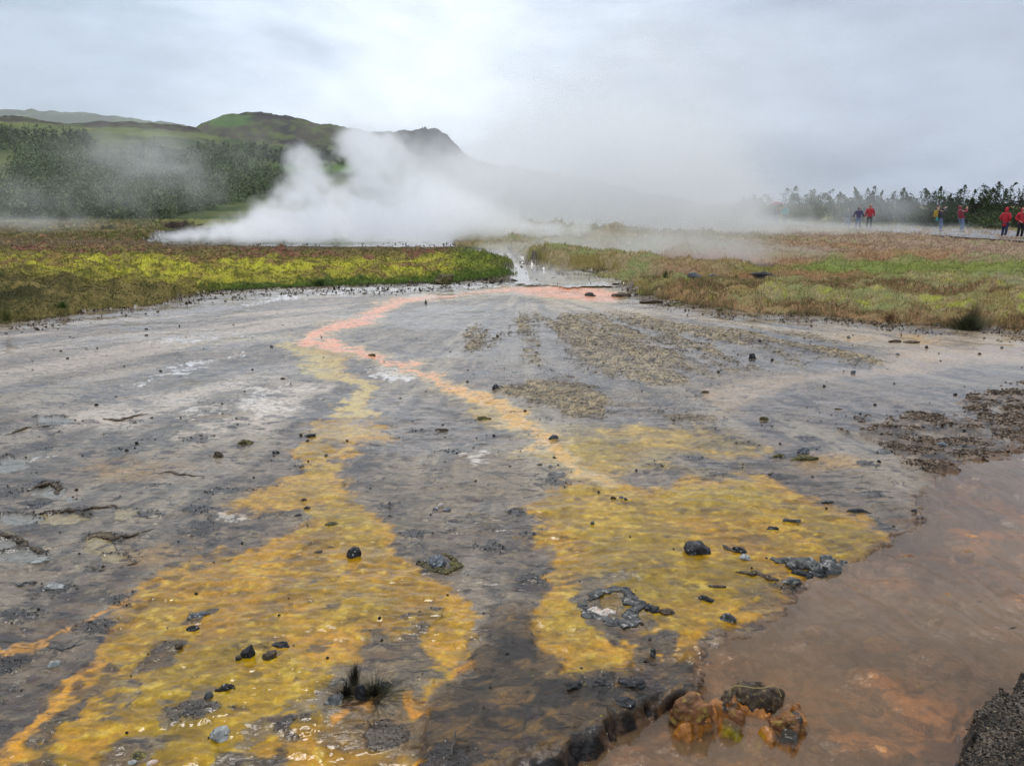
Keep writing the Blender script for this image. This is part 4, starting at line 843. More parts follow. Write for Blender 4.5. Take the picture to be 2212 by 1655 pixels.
 (1485, 1505, 0, 0, OR_, '', '', 1, 0),
]
for (px, py, wv, hv, mt, lab, nm, dep, rot) in ROCKS:
    if not lab: continue
    crusty = nm in ('crust', 'clod')
    rock(px, py, wv, hv, mt, lab, nm, None, dep, rot, {'crust': 'crust', 'clod': 'clod'}.get(nm, 'rock'), None, .5 if crusty else .8, .8 if crusty else .5, 4 if wv > 16 else 3)
# crust around the capped stone, the overhanging ledge, the crust ring, the algae rocks in the stream
def crust_band(name, pts, label, mat='crusted', seed=1, cat='crust', group=None, gapf=.0, zadd=0):
    """an irregular raised band of broken crust following pts = (x, y, halfwidth px, height px)"""
    rng = np.random.default_rng(seed); P = [(at(x, y, zat(x, y)), w_, h_) for x, y, w_, h_ in pts]; V_, F_ = [], []; ns = 14; n = 0; m = len(P)
    dense = []; mph = seed * 3.7
    for (p, w0, h0), (q, w1, h1) in zip(P[:-1], P[1:]):
        k = max(3, int((q - p).length * ppm(p) / 1.5))
        for i in range(k):
            t = i / k; c_ = p.lerp(q, t); u_ = len(dense) * .11; off = Vector(((float(fbm(np.array([u_ + mph]), np.array([1.5]), seed, 3)[0]) - .5), (float(fbm(np.array([u_ + mph]), np.array([7.5]), seed, 3)[0]) - .5), 0)) * (2.2 * (w0 + w1) / ppm(c_))
            dense.append((c_ + off, w0 + (w1 - w0) * t, h0 + (h1 - h0) * t))
    dense.append(P[-1]); base = dense[0][0].copy(); base.z = min(d[0].z for d in dense)
    for i, (p, w_, h_) in enumerate(dense):
        d = (dense[min(i + 1, len(dense) - 1)][0] - dense[max(i - 1, 0)][0]); d.z = 0; d.normalize(); s = Vector((-d.y, d.x, 0)); k = ppm(p)
        e = math.sin(math.pi * min(1, max(0, (i + .5) / len(dense)))) ** .35
        ww = w_ / k * e * (0.9 + .2 * rng.random()); hh = h_ / k * e * .8 * (.3 + 1.3 * float(fbm(np.array([i * .12]), np.array([3.]), seed + 3, 2)[0]))
        for j in range(ns):
            a = 2 * math.pi * j / ns; r1 = (1 + rng.normal() * .11) * (.55 + .9 * float(fbm(np.array([a * 1.3 + i * .10]), np.array([i * .16]), seed, 3)[0]))
            V_.append(p - base + s * (math.cos(a) * ww * r1) + Vector((0, 0, (max(math.sin(a), -.3)) * hh * r1 + zadd)))
            if i: F_.append(((n - 1) * ns + j, (n - 1) * ns + (j + 1) % ns, n * ns + (j + 1) % ns, n * ns + j))
        n += 1
    o = mesh_np(name, np.array(V_), np.array(F_), M[mat], None, True); o.location = base
    return tag(o, label, cat, group)
ring = [(1264, 1294, 8, 5), (1280, 1280, 14, 7), (1300, 1276, 9, 5), (1322, 1272, 12, 7), (1350, 1282, 10, 6), (1374, 1294, 14, 9), (1384, 1314, 9, 5), (1368, 1338, 17, 3), (1336, 1350, 14, 2), (1306, 1340, 10, 4), (1278, 1330, 15, 6), (1258, 1312, 8, 3), (1264, 1294, 8, 4)]
crust_band('crust_ring', ring, 'rough ring of black, white and pink crust round a small brown puddle', 'crusted', 4)
crust_band('crust', [(1265, 1330, 9, 7), (1285, 1322, 11, 9), (1305, 1326, 10, 8), (1330, 1322, 8, 6)], 'pinkish white folded crust at the lower left of the ring', 'pinkish', 14)
crust_band('crust', [(905, 1210, 6, 4), (930, 1228, 8, 5), (960, 1236, 8, 4), (985, 1224, 8, 6), (975, 1202, 7, 8), (955, 1196, 5, 6)], 'broken olive crust curling round the blue grey stone', 'olive', 5)
crust_band('crust_ledge', [(1668, 1206, 8, 6), (1700, 1214, 14, 14), (1735, 1224, 18, 22), (1770, 1228, 18, 24), (1800, 1218, 14, 18), (1832, 1214, 9, 9)], 'long black overhanging crust ledge above the brown stream', 'crusted', 6)
crust_band('crust_ledge', [(1712, 1238, 10, 10), (1750, 1246, 12, 14), (1780, 1244, 9, 10)], 'black band standing in for the shade under the overhanging crust ledge', 'basalt', 16)  # solid black band put where the ledge would only cast shade
crust_band('crust', [(1590, 1236, 5, 4), (1630, 1240, 7, 6), (1680, 1256, 7, 5)], 'purple brown crust streak left of the ledge', 'brownrock', 7)
crust_band('crust', [(1560, 1180, 5, 4), (1585, 1190, 8, 6), (1605, 1200, 6, 5)], 'dark crust streak between the shaggy lump and the white capped stone', 'brownrock', 8)
for i, (pts, lab) in enumerate([([(64, 1062, 4, 3), (80, 1050, 6, 5), (105, 1045, 7, 6), (128, 1053, 7, 6), (120, 1068, 5, 3)], 'crust rim arched over the upper grey basin at left'),
        ([(78, 1112, 3, 3), (110, 1104, 6, 6), (150, 1103, 7, 6), (190, 1100, 4, 4), (245, 1092, 4, 3), (262, 1102, 4, 3)], 'long dark crust rim along the tan basin at left'),
        ([(170, 1172, 4, 3), (210, 1158, 4, 3), (255, 1163, 6, 5), (300, 1152, 4, 3), (330, 1142, 3, 2)], 'dark crust rim behind the olive tan basin'),
        ([(-30, 1160, 5, 4), (10, 1155, 7, 6), (40, 1165, 6, 5), (58, 1182, 5, 4), (95, 1192, 4, 3)], 'curved crust rim between two grey basins at the left edge'),
        ([(345, 1022, 3, 3), (372, 1020, 5, 4), (400, 1026, 3, 2), (440, 1030, 3, 2)], 'thin wavy crust line in the left flat'),
        ([(100, 1398, 3, 2), (140, 1400, 6, 4), (175, 1390, 4, 4)], 'glossy black crust line with white specks at left'),
        ([(10, 940, 3, 2), (60, 925, 4, 3), (120, 918, 4, 2)], 'thin dark crust line on the upper left flat'),
        ([(225, 905, 4, 3), (260, 908, 5, 4), (300, 898, 4, 3), (330, 893, 3, 2)], 'dark broken crust line above the greenish patch'),
        ([(180, 1222, 3, 2), (215, 1232, 4, 2), (260, 1225, 3, 2), (300, 1215, 2, 2)], 'low wavy crust line below the olive tan basin')]):
    crust_band('crust_arc', pts, lab, 'brownrock' if i != 5 else 'crusted', 30 + i, 'crust')
# algae covered stones in the stream
for (px, py, wv, hv, mt, lab, rot, lum) in [(1500, 1548, 110, 74, OR_, 'orange algae covered rock at the mouth of the small fall', 10, .5), (1556, 1540, 34, 40, OR_, 'small bright orange stone beside the algae covered rock', 0, .3),
        (1625, 1545, 150, 106, BR, 'dark hollow mossy rock holding dead grass in the stream', -15, .8), (1704, 1584, 90, 66, OR_, 'broad orange rock on the right of the hollow mossy one', -30, .5), (1588, 1566, 56, 50, OR_, 'low pinkish orange stone under the hollow mossy rock', 0, .4)]:
    rock(px, py, wv, hv, mt, lab, 'rock', None, .6, rot, 'rock', None, .4, lum, 5, .0)
# stones under the murky water
for k, (px, py, wv) in enumerate([(1460, 0, 0), (1730, 1480, 60), (1850, 1300, 70), (1960, 1240, 60), (1900, 1420, 90), (2040, 1330, 60), (1800, 1600, 150), (1960, 1500, 60), (2080, 1230, 50), (1650, 1640, 110), (2100, 1400, 60), (1760, 1400, 60), (1850, 1215, 0), (1950, 1350, 50), (2140, 1140, 40), (2050, 1110, 34), (1880, 1540, 60)]):
    if not wv: continue
    c = at(px, py, -.1); o = rock_mesh('bed_stone', wv / ppm(c), .028, wv / ppm(c) * .8, M['orange'], 900 + k, .5, 3); o.location = (c.x, c.y, zat(px, py) - .012)
    tag(o, 'rusty rounded stone dimly seen under the brown stream water', 'stone', 'submerged stones in the stream')
# loose pebbles
rngp = np.random.default_rng(77); np_ = 0; protos = [rock_mesh('pebble', 1, .5, .8, M[m_], 700 + i, .7, 2) for i, m_ in enumerate(['basalt', 'greyrock', 'brownrock', 'basalt', 'crusted'])]
PG = 'small loose pebbles scattered over the flat'
while np_ < 120:
    px, py = rngp.uniform(10, 2190), 720 + 900 * rngp.random() ** 1.3
    i = min(int(np.searchsorted(ys, py)), ny - 1); j = int(np.searchsorted(xs, px))
    if inT[i, j] > -8 or sST[i, j] > -10 or sG[i, j] > 0: continue
    pr = protos[np_ % 5]; o = pr if np_ < 5 else pr.copy()
    if np_ >= 5: col.objects.link(o)
    p = at(px, py, zat(px, py)); s = rngp.uniform(4, 10) / ppm(p); o.location = p; o.scale = (s, s, s); o.rotation_euler = (0, 0, rngp.random() * 6)
    tag(o, 'small dark pebble lying loose on the wet mineral flat', 'pebble', PG); np_ += 1

# ------------------------------------------------------------------ sinter flakes and gravel (uncountable)
def scatter(weight, n, rng):
    w_ = weight.ravel().clip(0); w_ = w_ / w_.sum(); k = rng.choice(w_.size, n, p=w_); i, j = k // nx, k % nx
    i = np.clip(i, 1, ny - 2); j = np.clip(j, 1, nx - 2); u = rng.random((n, 2)) - .5
    f = lambda A: A[i, j] + (A[i + 1, j] - A[i - 1, j]) * .5 * u[:, 0] + (A[i, j + 1] - A[i, j - 1]) * .5 * u[:, 1]
    return np.stack([f(WX), f(WY), f(Z)], 1), i, j
def chips(name, weight, n, size, thick, colf, label, seed, tilt=.35, mat='gravel'):
    rng = np.random.default_rng(seed); P, i, j = scatter(weight, n, rng); k = 6
    a = np.sort(rng.random((n, k)), 1) * 2 * np.pi; r = 0.6 + .5 * rng.random((n, k)); s = size(P, rng)[:, None]
    x = np.cos(a) * r * s * 1.3; y = np.sin(a) * r * s * .8; th_ = rng.random(n)[:, None] * np.pi; x, y = x * np.cos(th_) - y * np.sin(th_), x * np.sin(th_) + y * np.cos(th_)
    tx, ty = rng.normal(size=(2, n, 1)) * tilt; zz = x * tx + y * ty; t_ = thick(s)
    top = np.stack([x, y, zz + t_], -1) + P[:, None]; bot = np.stack([x * .9, y * .9, zz - t_ * .6], -1) + P[:, None]
    v = np.concatenate([top, bot], 1).reshape(-1, 3); o_ = np.arange(n)[:, None] * 2 * k
    fs = [np.stack([o_[:, 0], o_[:, 0] + 1 + q, o_[:, 0] + 2 + q], 1) for q in range(k - 2)]
    for q in range(k):
        q2 = (q + 1) % k; fs += [np.stack([o_[:, 0] + q, o_[:, 0] + k + q, o_[:, 0] + k + q2], 1), np.stack([o_[:, 0] + q, o_[:, 0] + k + q2, o_[:, 0] + q2], 1)]
    c = colf(P, i, j, rng); o = mesh_np(name, v, np.concatenate(fs), M[mat], None, False, np.repeat(c, 2 * k, 0))
    return tag(o, label, 'gravel' if 'gravel' in name else 'flakes', kind='stuff')
psz = lambda a, b: (lambda P, rng: (a + (b - a) * rng.random(len(P)) ** 2) / (F / np.maximum(1.5, P[:, 1])))
def fcol(P, i, j, rng): return colr[i, j] * (0.5 + 1.0 * rng.random(len(P)))[:, None] + .01
dry = mF * (inT < -2)
chips('sinter_flakes', dry, 22000, psz(.7, 3.4), lambda s: s * .10, fcol, 'dry tan sinter flakes curled over the flat behind the centre', 31, .16)
chips('crust_gravel', mG * ss(.42, .6, n_b), 9000, psz(1.0, 4.6), lambda s: s * .3, lambda P, i, j, rng: C(.20, .14, .095) * (.15 + 1.5 * rng.random(len(P)) ** 1.5)[:, None], 'dark brown broken crust gravel at right above the stream', 33, .25)
chips('gravel', mGB * (PY < 2000) * (mGB > .25), 14000, psz(1.2, 5), lambda s: s * .5, lambda P, i, j, rng: C(.11, .082, .055) * (.15 + 1.9 * rng.random(len(P)) ** 2)[:, None], 'dark coarse gravel of the bank in the bottom right corner', 35, .4)
sp_w = (scab * .6 + rimm * 1.2 + .03 * ss(.5, .62, n_b) * (PY > 700)) * (1 - bank) * (inT < -4) * (my < .7)
chips('crust_crumbs', sp_w, 5000, psz(.8, 3.2), lambda s: s * .3, lambda P, i, j, rng: np.where((rng.random(len(P)) < .12)[:, None], C(.45, .42, .36), C(.05, .042, .034) * (.2 + 1.4 * rng.random(len(P)))[:, None]), 'dark crumbs of broken crust strewn over the flat', 37, .5)
edge = ss(-26, -4, inT) * (inT < 2) * (1 - bank) * (PY < 760) * (n_d > .45)
chips('earth_crumbs', edge, 9000, psz(.8, 3.5), lambda s: s * .5, lambda P, i, j, rng: C(.11, .085, .06) * (.2 + 1.4 * rng.random(len(P)))[:, None], 'crumbled brown earth along the foot of the turf banks', 39, .8)

# ------------------------------------------------------------------ grass and moss
def blades(name, weight, n, hfun, wfun, colf, label, seed, lean=.35, cat='grass'):
    rng = np.random.default_rng(seed); P, i, j = scatter(weight, n, rng)
    h = hfun(P, i, j, rng); w_ = wfun(P, rng); a = rng.random(n) * np.pi; d = np.stack([np.cos(a), np.sin(a) * .3, np.zeros(n)], 1) * w_[:, None]
    ln = rng.normal(size=(n, 2)) * lean * h[:, None]; tip = P + np.stack([ln[:, 0], ln[:, 1], h], 1); mid = P + np.stack([ln[:, 0] * .35, ln[:, 1] * .35, h * .55], 1)
    P[:, 2] -= .01
    v = np.stack([P - d, P + d, mid + d * .7, mid - d * .7, tip], 1).reshape(-1, 3); o_ = np.arange(n) * 5
    f = np.concatenate([np.stack([o_, o_ + 1, o_ + 2], 1), np.stack([o_, o_ + 2, o_ + 3], 1), np.stack([o_ + 3, o_ + 2, o_ + 4], 1)])
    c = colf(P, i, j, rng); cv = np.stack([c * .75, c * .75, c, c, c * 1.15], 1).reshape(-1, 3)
    return tag(mesh_np(name, v, f, M['blade'], None, False, cv), label, cat, kind='stuff')
wpx = lambda k: (lambda P, rng: k * P[:, 1] / F * (0.6 + .8 * rng.random(len(P))))
hpx = lambda a, b: (lambda P, i, j, rng: (a + (b - a) * rng.random(len(P)) ** 1.5) * np.minimum(P[:, 1], 45) / F)
tcol = lambda k0, k1: (lambda P, i, j, rng: tc_[i, j] * (k0 + (k1 - k0) * rng.random(len(P)))[:, None])
Lw = (sTL > 0); RwM = (sTR > 0) & turf
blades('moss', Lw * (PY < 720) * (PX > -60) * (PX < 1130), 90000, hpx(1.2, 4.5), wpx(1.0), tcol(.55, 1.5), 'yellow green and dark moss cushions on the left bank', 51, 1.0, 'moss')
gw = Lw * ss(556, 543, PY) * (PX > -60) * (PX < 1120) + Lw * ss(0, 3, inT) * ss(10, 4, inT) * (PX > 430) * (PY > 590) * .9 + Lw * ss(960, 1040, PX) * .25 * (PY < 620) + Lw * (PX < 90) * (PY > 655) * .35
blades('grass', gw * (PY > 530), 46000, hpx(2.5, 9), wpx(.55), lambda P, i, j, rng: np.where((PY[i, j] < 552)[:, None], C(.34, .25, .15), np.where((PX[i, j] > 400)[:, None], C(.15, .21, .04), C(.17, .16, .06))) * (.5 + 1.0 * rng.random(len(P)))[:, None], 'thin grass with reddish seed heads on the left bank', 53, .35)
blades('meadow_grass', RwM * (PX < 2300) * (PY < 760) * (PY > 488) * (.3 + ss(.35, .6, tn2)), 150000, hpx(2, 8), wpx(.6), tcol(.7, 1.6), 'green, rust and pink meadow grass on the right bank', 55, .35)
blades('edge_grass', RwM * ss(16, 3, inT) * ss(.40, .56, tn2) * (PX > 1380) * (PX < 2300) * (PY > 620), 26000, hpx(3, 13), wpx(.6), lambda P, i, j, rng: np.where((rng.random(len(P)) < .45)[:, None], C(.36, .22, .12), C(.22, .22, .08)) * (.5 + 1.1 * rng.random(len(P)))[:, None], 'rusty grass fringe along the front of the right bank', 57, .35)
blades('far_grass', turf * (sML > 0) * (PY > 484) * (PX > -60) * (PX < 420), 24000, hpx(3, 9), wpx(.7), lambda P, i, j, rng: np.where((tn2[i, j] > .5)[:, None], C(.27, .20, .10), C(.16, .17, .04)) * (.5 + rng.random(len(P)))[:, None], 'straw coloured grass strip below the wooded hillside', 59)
def tuft(px, py, wv, hv, n, cols_, label, name='sedge_tuft', seed=1, spread=.5, cat='grass tuft', parent=None, curl=.8):
    rng = np.random.default_rng(seed); z_ = zat(px, py); p = at(px, py, z_); k = ppm(p); w_ = wv / k; h_ = hv / k
    Vv, Ff, Cc = [], [], []; o_ = 0
    for q in range(n):
        a = rng.random() * 2 * math.pi; r = abs(rng.normal()) * .3; b = np.array([math.cos(a) * r * w_ * .5, math.sin(a) * r * w_ * .4, -.01]); L0 = h_ * rng.uniform(.45, 1.05)
        dr = np.array([math.cos(a) * spread * w_ * r * 1.4 + rng.normal() * .1 * w_, math.sin(a) * spread * w_ * r, 0]); wd = max(.0016, .45 / k) * rng.uniform(.7, 1.3); s = np.array([-math.sin(a + .8), math.cos(a + .8), 0]) * wd
        c = np.array(cols_[rng.integers(len(cols_))]) * rng.uniform(.5, 1.4)
        for m_ in range(5):
            t = m_ / 4; c_ = b + dr * t ** 1.5 + np.array([0, 0, L0 * (t - curl * .35 * t ** 3 * r)]); Vv += [c_ - s * (1 - t * .9), c_ + s * (1 - t * .9)]; Cc += [c, c]
            if m_: Ff.append((o_ + 2 * m_ - 2, o_ + 2 * m_ - 1, o_ + 2 * m_ + 1, o_ + 2 * m_))
        o_ += 10
    o = mesh_np(name, np.array(Vv), np.array(Ff), M['blade'], parent, False, np.array(Cc)); o.location = p
    return tag(o, label, cat)
tuft(2088, 712, 96, 40, 900, [(.035, .045, .018), (.05, .06, .02), (.09, .075, .03)], 'dark green sedge tuft standing out in front of the right bank', seed=3)
tuft(2100, 706, 66, 62, 300, [(.26, .17, .08), (.18, .13, .06)], 'tall straw coloured stems rising behind the dark sedge tuft', seed=4, spread=.3)
tuft(1922, 694, 36, 26, 160, [(.28, .14, .06), (.16, .10, .05)], 'small rusty grass tuft at the front of the right bank', seed=5)
tuft(14, 692, 40, 34, 200, [(.12, .14, .03), (.08, .09, .03)], 'green grass tuft at the left picture edge', seed=6)
tuft(690, 618, 60, 20, 260, [(.03, .06, .015), (.06, .11, .02)], 'dark green rush tuft at the front of the left bank', seed=7)
tuft(135, 664, 40, 18, 200, [(.08, .15, .02), (.05, .09, .02)], 'bright green tuft on the dark moss at left', seed=8)
tuft(1438, 600, 22, 24, 60, [(.07, .11, .03), (.1, .13, .04)], 'stiff green reeds between the pool and the right bank', seed=9, spread=.2)
tuft(766, 1476, 40, 62, 120, [(.012, .012, .008), (.03, .028, .012), (.07, .05, .02)], 'upright black sedge blades behind the dark stone', seed=10, spread=.55)
tuft(808, 1502, 120, 40, 520, [(.010, .010, .007), (.03, .03, .012), (.09, .08, .03)], 'bushy black sedge clump spreading right of the dark stone', seed=11, spread=1.1, curl=1.6)
tuft(748, 1502, 60, 40, 220, [(.010, .010, .007), (.04, .035, .015)], 'short black sedge left of the dark stone', seed=12, spread=1.0, curl=1.4)
tuft(1640, 1520, 60, 26, 160, [(.02, .02, .01), (.07, .06, .02), (.2, .16, .06)], 'dead grass tangled in the hollow mossy rock', seed=13, spread=1.0, curl=1.8)
sb = at(1640, 1500, .05)
arc = [Vector((math.cos(t) * .085, 0.02 * math.sin(t * 3), .01 + math.sin(t) * .045)) for t in [math.pi * k / 14 for k in range(15)]]
st = tube('grass_stem', arc, .0012, simple_mat('straw', (.42, .31, .10), .6)); st.location = at(1632, 1510, .05); tag(st, 'bent straw stem arching over the hollow mossy rock', 'stem')
for k, (x0, y0, x1, y1, lab) in enumerate([(1810, 1590, 1900, 1590, ''), (975, 1625, 985, 1580, 'single pale grass stem lying on the dark brown lip'), (2195, 1355, 2130, 1385, 'dead twig at the far side of the stream'), (2200, 1580, 2085, 1578, 'pale twig on the bottom right gravel')]):
    if not lab: continue
    a, b = at(x0, y0, zat(x0, y0) + .02), at(x1, y1, zat(x1, y1) + .015); o = tube('twig', [(a.lerp(b, t) - a) + Vector((0, 0, .01 * math.sin(t * 9))) for t in [q / 8 for q in range(9)]], .0028, M['bark']); o.location = a; tag(o, lab, 'twig')
#@@PEOPLE
# ------------------------------------------------------------------ people
def skinned(name, nodes, edges, mat, parent=None, sub=1, roots=(0,)):
    me = bpy.data.meshes.new(name); me.from_pydata([n[0] for n in nodes], edges, []); o = bpy.data.objects.new(name, me); col.objects.link(o)
    m = o.modifiers.new('skin', 'SKIN'); m.use_smooth_shade = True
    for i, n in enumerate(nodes):
        r = n[1]; me.skin_vertices[0].data[i].radius = r if isinstance(r, tuple) else (r, r); me.skin_vertices[0].data[i].use_root = i in roots
    s = o.modifiers.new('sub', 'SUBSURF'); s.levels = s.render_levels = sub
    bpy.context.view_layer.update(); dg = bpy.context.evaluated_depsgraph_get()
    nm = bpy.data.meshes.new_from_object(o.evaluated_get(dg)); o.modifiers.clear(); o.data = nm; bpy.data.meshes.remove(me)
    nm.materials.clear(); nm.materials.append(mat)
    for p in nm.polygons: p.use_smooth = True
    if parent: o.parent = parent
    return o
def cloth(name, c, rough=.6): 
    if name not in M: M[name] = simple_mat(name, c, rough, .45, 9, .5, spec=.35)
    return M[name]
M['skin'] = simple_mat('skin', (.55, .33, .24), .55, .1, 10, 0)
M['hair'] = simple_mat('hair', (.05, .03, .02), .7, .3, 60, .3); M['dark'] = simple_mat('dark', (.02, .02, .022), .6, .2, 20, 0); M['shoe'] = simple_mat('shoe', (.5, .5, .5), .5, .3, 30, .2)
def person(px, py, z_, top, face, jc, tc_c, label, arms='down', stride=.0, lean=.0, hood=True, long_=False, shoe='dark', hat=None, scarf=None, cap=None, stripe=False):
    """px, py: the feet in the photograph; face: heading in degrees (0 looks towards +Y, 90 towards -X)"""
    p = at(px, py, z_); H = atY(px, top, p.y).z - z_; k = H / 1.75
    V3 = lambda x, y, z: Vector((x, y, z)) * k
    ln = lambda z: lean * max(0, z - .9)               # backward lean of the trunk
    hd = V3(0, .02 - ln(1.6), 1.60); nk = V3(0, -ln(1.45), 1.45); ch = V3(0, -ln(1.3), 1.28); wa = V3(0, -ln(1.05), 1.05); pv = V3(0, 0, .93)
    sh = [V3(s * .185, -ln(1.38), 1.385) for s in (-1, 1)]
    hipL = [V3(s * .09, 0, .90) for s in (-1, 1)]
    kn = [V3(s * .105, (stride if s < 0 else -stride) * .55 + .04 + lean * .30, .49) for s in (-1, 1)]
    an = [V3(s * .115, (stride if s < 0 else -stride) + lean * .35, .085 + (.05 if (s > 0 and stride) else 0)) for s in (-1, 1)]
    if arms == 'down': el = [V3(s * .27, -.03, 1.11) for s in (-1, 1)]; wr = [V3(s * .29, .06, .87) for s in (-1, 1)]
    elif arms == 'wide': el = [V3(s * .33, -.03, 1.13) for s in (-1, 1)]; wr = [V3(s * .43, .06, .90) for s in (-1, 1)]
    elif arms == 'photo': el = [V3(s * .24, .24 - ln(1.3), 1.30) for s in (-1, 1)]; wr = [V3(s * .07, .46 - ln(1.5), 1.53) for s in (-1, 1)]
    elif arms == 'pockets': el = [V3(s * .29, -.08, 1.12) for s in (-1, 1)]; wr = [V3(s * .17, .13, .98) for s in (-1, 1)]
    elif arms == 'hold': el = [V3(-.27, -.03, 1.11), V3(.25, .08, 1.12)]; wr = [V3(-.29, .06, .87), V3(.14, .27, 1.28)]
    s_ = lambda *r: tuple(q * k for q in r) if len(r) > 1 else r[0] * k
    nodes = [(pv, s_(.135, .10)), (wa, s_(.125, .09)), (ch, s_(.15, .10)), (nk, s_(.055)), (hd - V3(0, 0, .06), s_(.070, .080)), (hd + V3(0, 0, .04), s_(.078, .092)), (hd + V3(0, 0, .10), s_(.05, .06)), (hd + V3(0, .10, -.01), s_(.014))]
    edges = [(0, 1), (1, 2), (2, 3), (3, 4), (4, 5), (5, 6), (5, 7)]
    for s in (0, 1):
        b = len(nodes); nodes += [(sh[s], s_(.055)), (el[s], s_(.042)), (wr[s], s_(.028))]; edges += [(2, b), (b, b + 1), (b + 1, b + 2)]
        d = (wr[s] - el[s]).normalized(); pal = wr[s] + d * .06 * k; nodes += [(pal, s_(.030, .018))]; edges += [(b + 2, b + 3)]
        u = d.cross(Vector((0, 0, 1))).normalized() if abs(d.z) < .9 else Vector((0, 1, 0)); c_ = d.cross(u)
        for f in range(4):                                # four fingers, unequal and slightly curled
            q = len(nodes); o_ = u * (f - 1.5) * .019 * k; L_ = [.062, .072, .068, .052][f] * k
            nodes += [(pal + o_ + d * .03 * k, s_(.009)), (pal + o_ + d * (.03 * k + L_ * .55) + c_ * .008 * k, s_(.0085)), (pal + o_ * .9 + d * (.03 * k + L_ * .95) + c_ * .028 * k, s_(.007))]; edges += [(b + 3, q), (q, q + 1), (q + 1, q + 2)]
        q = len(nodes); nodes += [(pal - u * .036 * k + d * .012 * k, s_(.010)), (pal - u * .052 * k + d * .045 * k + c_ * .01 * k, s_(.008))]; edges += [(b + 3, q), (q, q + 1)]
    for s in (0, 1):
        b = len(nodes); nodes += [(hipL[s], s_(.085)), (kn[s], s_(.055)), (an[s], s_(.038)), (an[s] + V3(0, .13, -.045), s_(.035, .025))]; edges += [(0, b), (b, b + 1), (b + 1, b + 2), (b + 2, b + 3)]
    root = skinned('person', nodes, edges, M['skin'], None, 1); tag(root, label, 'person', 'people on the path'); root.location = p; root.rotation_euler = (0, 0, R(face))
    # jacket, sleeves and hood as one garment, trousers and shoes
    hem = .62 if long_ else .82
    jn = [(V3(0, .01, hem), s_(.19, .15)), (wa, s_(.175, .14)), (ch, s_(.19, .14)), (V3(0, -ln(1.4), 1.40), s_(.12, .10))]; je = [(0, 1), (1, 2), (2, 3)]
    for s in (0, 1):
        b = len(jn); jn += [(sh[s], s_(.085)), (el[s], s_(.070)), (wr[s] - (wr[s] - el[s]).normalized() * .01 * k, s_(.050))]; je += [(2, b), (b, b + 1), (b + 1, b + 2)]
    skinned('jacket', jn, je, jc, root, 2, (1,))
    if hood: skinned('hood', [(V3(0, -.02 - ln(1.42), 1.43), s_(.105, .10)), (hd + V3(0, -.035, .0), s_(.112, .118)), (hd + V3(0, -.03, .085), s_(.085, .09))], [(0, 1), (1, 2)], jc, root, 2)
    else: skinned('hair', [(hd + V3(0, -.035, .0), s_(.085, .09)), (hd + V3(0, -.015, .075), s_(.082, .095))], [(0, 1)], M['hair'], root, 2)
    tn = [(V3(0, 0, .96), s_(.15, .12))]; te_ = []
    for s in (0, 1):
        b = len(tn); tn += [(hipL[s] - V3(0, 0, .05), s_(.105)), (kn[s], s_(.078)), (an[s] + V3(0, -.01, .03), s_(.062))]; te_ += [(0, b), (b, b + 1), (b + 1, b + 2)]
    skinned('trousers', tn, te_, tc_c, root, 2)
    for s in (0, 1): skinned('shoe', [(an[s] + V3(0, -.05, -.035), s_(.045)), (an[s] + V3(0, .05, -.045), s_(.045, .038)), (an[s] + V3(0, .15, -.055), s_(.042, .03))], [(0, 1), (1, 2)], M[shoe], root, 1)
    for s in (-1, 1): skinned('eye', [(hd + V3(s * .032, .088, .015), s_(.009)), (hd + V3(s * .032, .092, .016), s_(.008))], [(0, 1)], M['dark'], root, 0)
    skinned('mouth', [(hd + V3(-.022, .086, -.055), s_(.006)), (hd + V3(.022, .086, -.055), s_(.006))], [(0, 1)], cloth('lips', (.35, .12, .1)), root, 0)
    if hat: 
        h_ = skinned('hat', [(hd + V3(0, 0, .07), s_(.13, .14)), (hd + V3(0, 0, .10), s_(.10, .11)), (hd + V3(0, 0, .15), s_(.07, .08))], [(0, 1), (1, 2)], hat, root, 2)
    if scarf: skinned('scarf', [(V3(-.07, .05, 1.45), s_(.05)), (V3(0, .09, 1.43), s_(.055)), (V3(.07, .05, 1.45), s_(.05))], [(0, 1), (1, 2)], scarf, root, 2)
    if stripe: skinned('reflective_stripe', [(V3(-.06, .17 - ln(1.1), 1.12), s_(.012)), (V3(.06, .17 - ln(1.1), 1.12), s_(.012))], [(0, 1)], cloth('stripe', (.6, .58, .5)), root, 1)
    root['_w'] = k; return root, wr, V3
red, dred = cloth('red_jacket', (.52, .015, .03)), cloth('dark_red_jacket', (.28, .018, .035))
blk, purp, teal, navy = cloth('black_jacket', (.015, .016, .022)), cloth('purple_jacket', (.075, .055, .15)), cloth('turquoise_jacket', (.05, .42, .42)), cloth('slate_jacket', (.03, .035, .06))
jean, djean, kh, bt = cloth('jeans', (.16, .24, .40), .8), cloth('dark_jeans', (.02, .04, .11), .8), cloth('grey_trousers', (.05, .06, .055), .8), cloth('black_trousers', (.015, .015, .018), .8)
def wp_(r, v):      # a point of a person in the world
    return r.matrix_basis @ v
A_, wA, _ = person(2201, 517, PZ, 447, 180, red, bt, 'person in a red hooded jacket and black trousers cut by the picture edge', 'pockets', 0, 0, True, False, 'shoe')
person(2167, 515, PZ, 448, -60, red, djean, 'person in a long red coat and hat with dark blue jeans', 'pockets', .04, 0, True, True, 'shoe', hat=red)
c1, w1_, V31 = person(2073, 503, PZ, 443, -80, dred, jean, 'person in a dark red hooded jacket and jeans leaning back to photograph', 'photo', .03, .30, True, False, 'dark', stripe=True)
c2, w2_, V32 = person(2027, 502, PZ, 443, -80, blk, jean, 'short haired person in black with a yellow backpack taking a photograph', 'photo', .06, .34, False, False, 'dark')
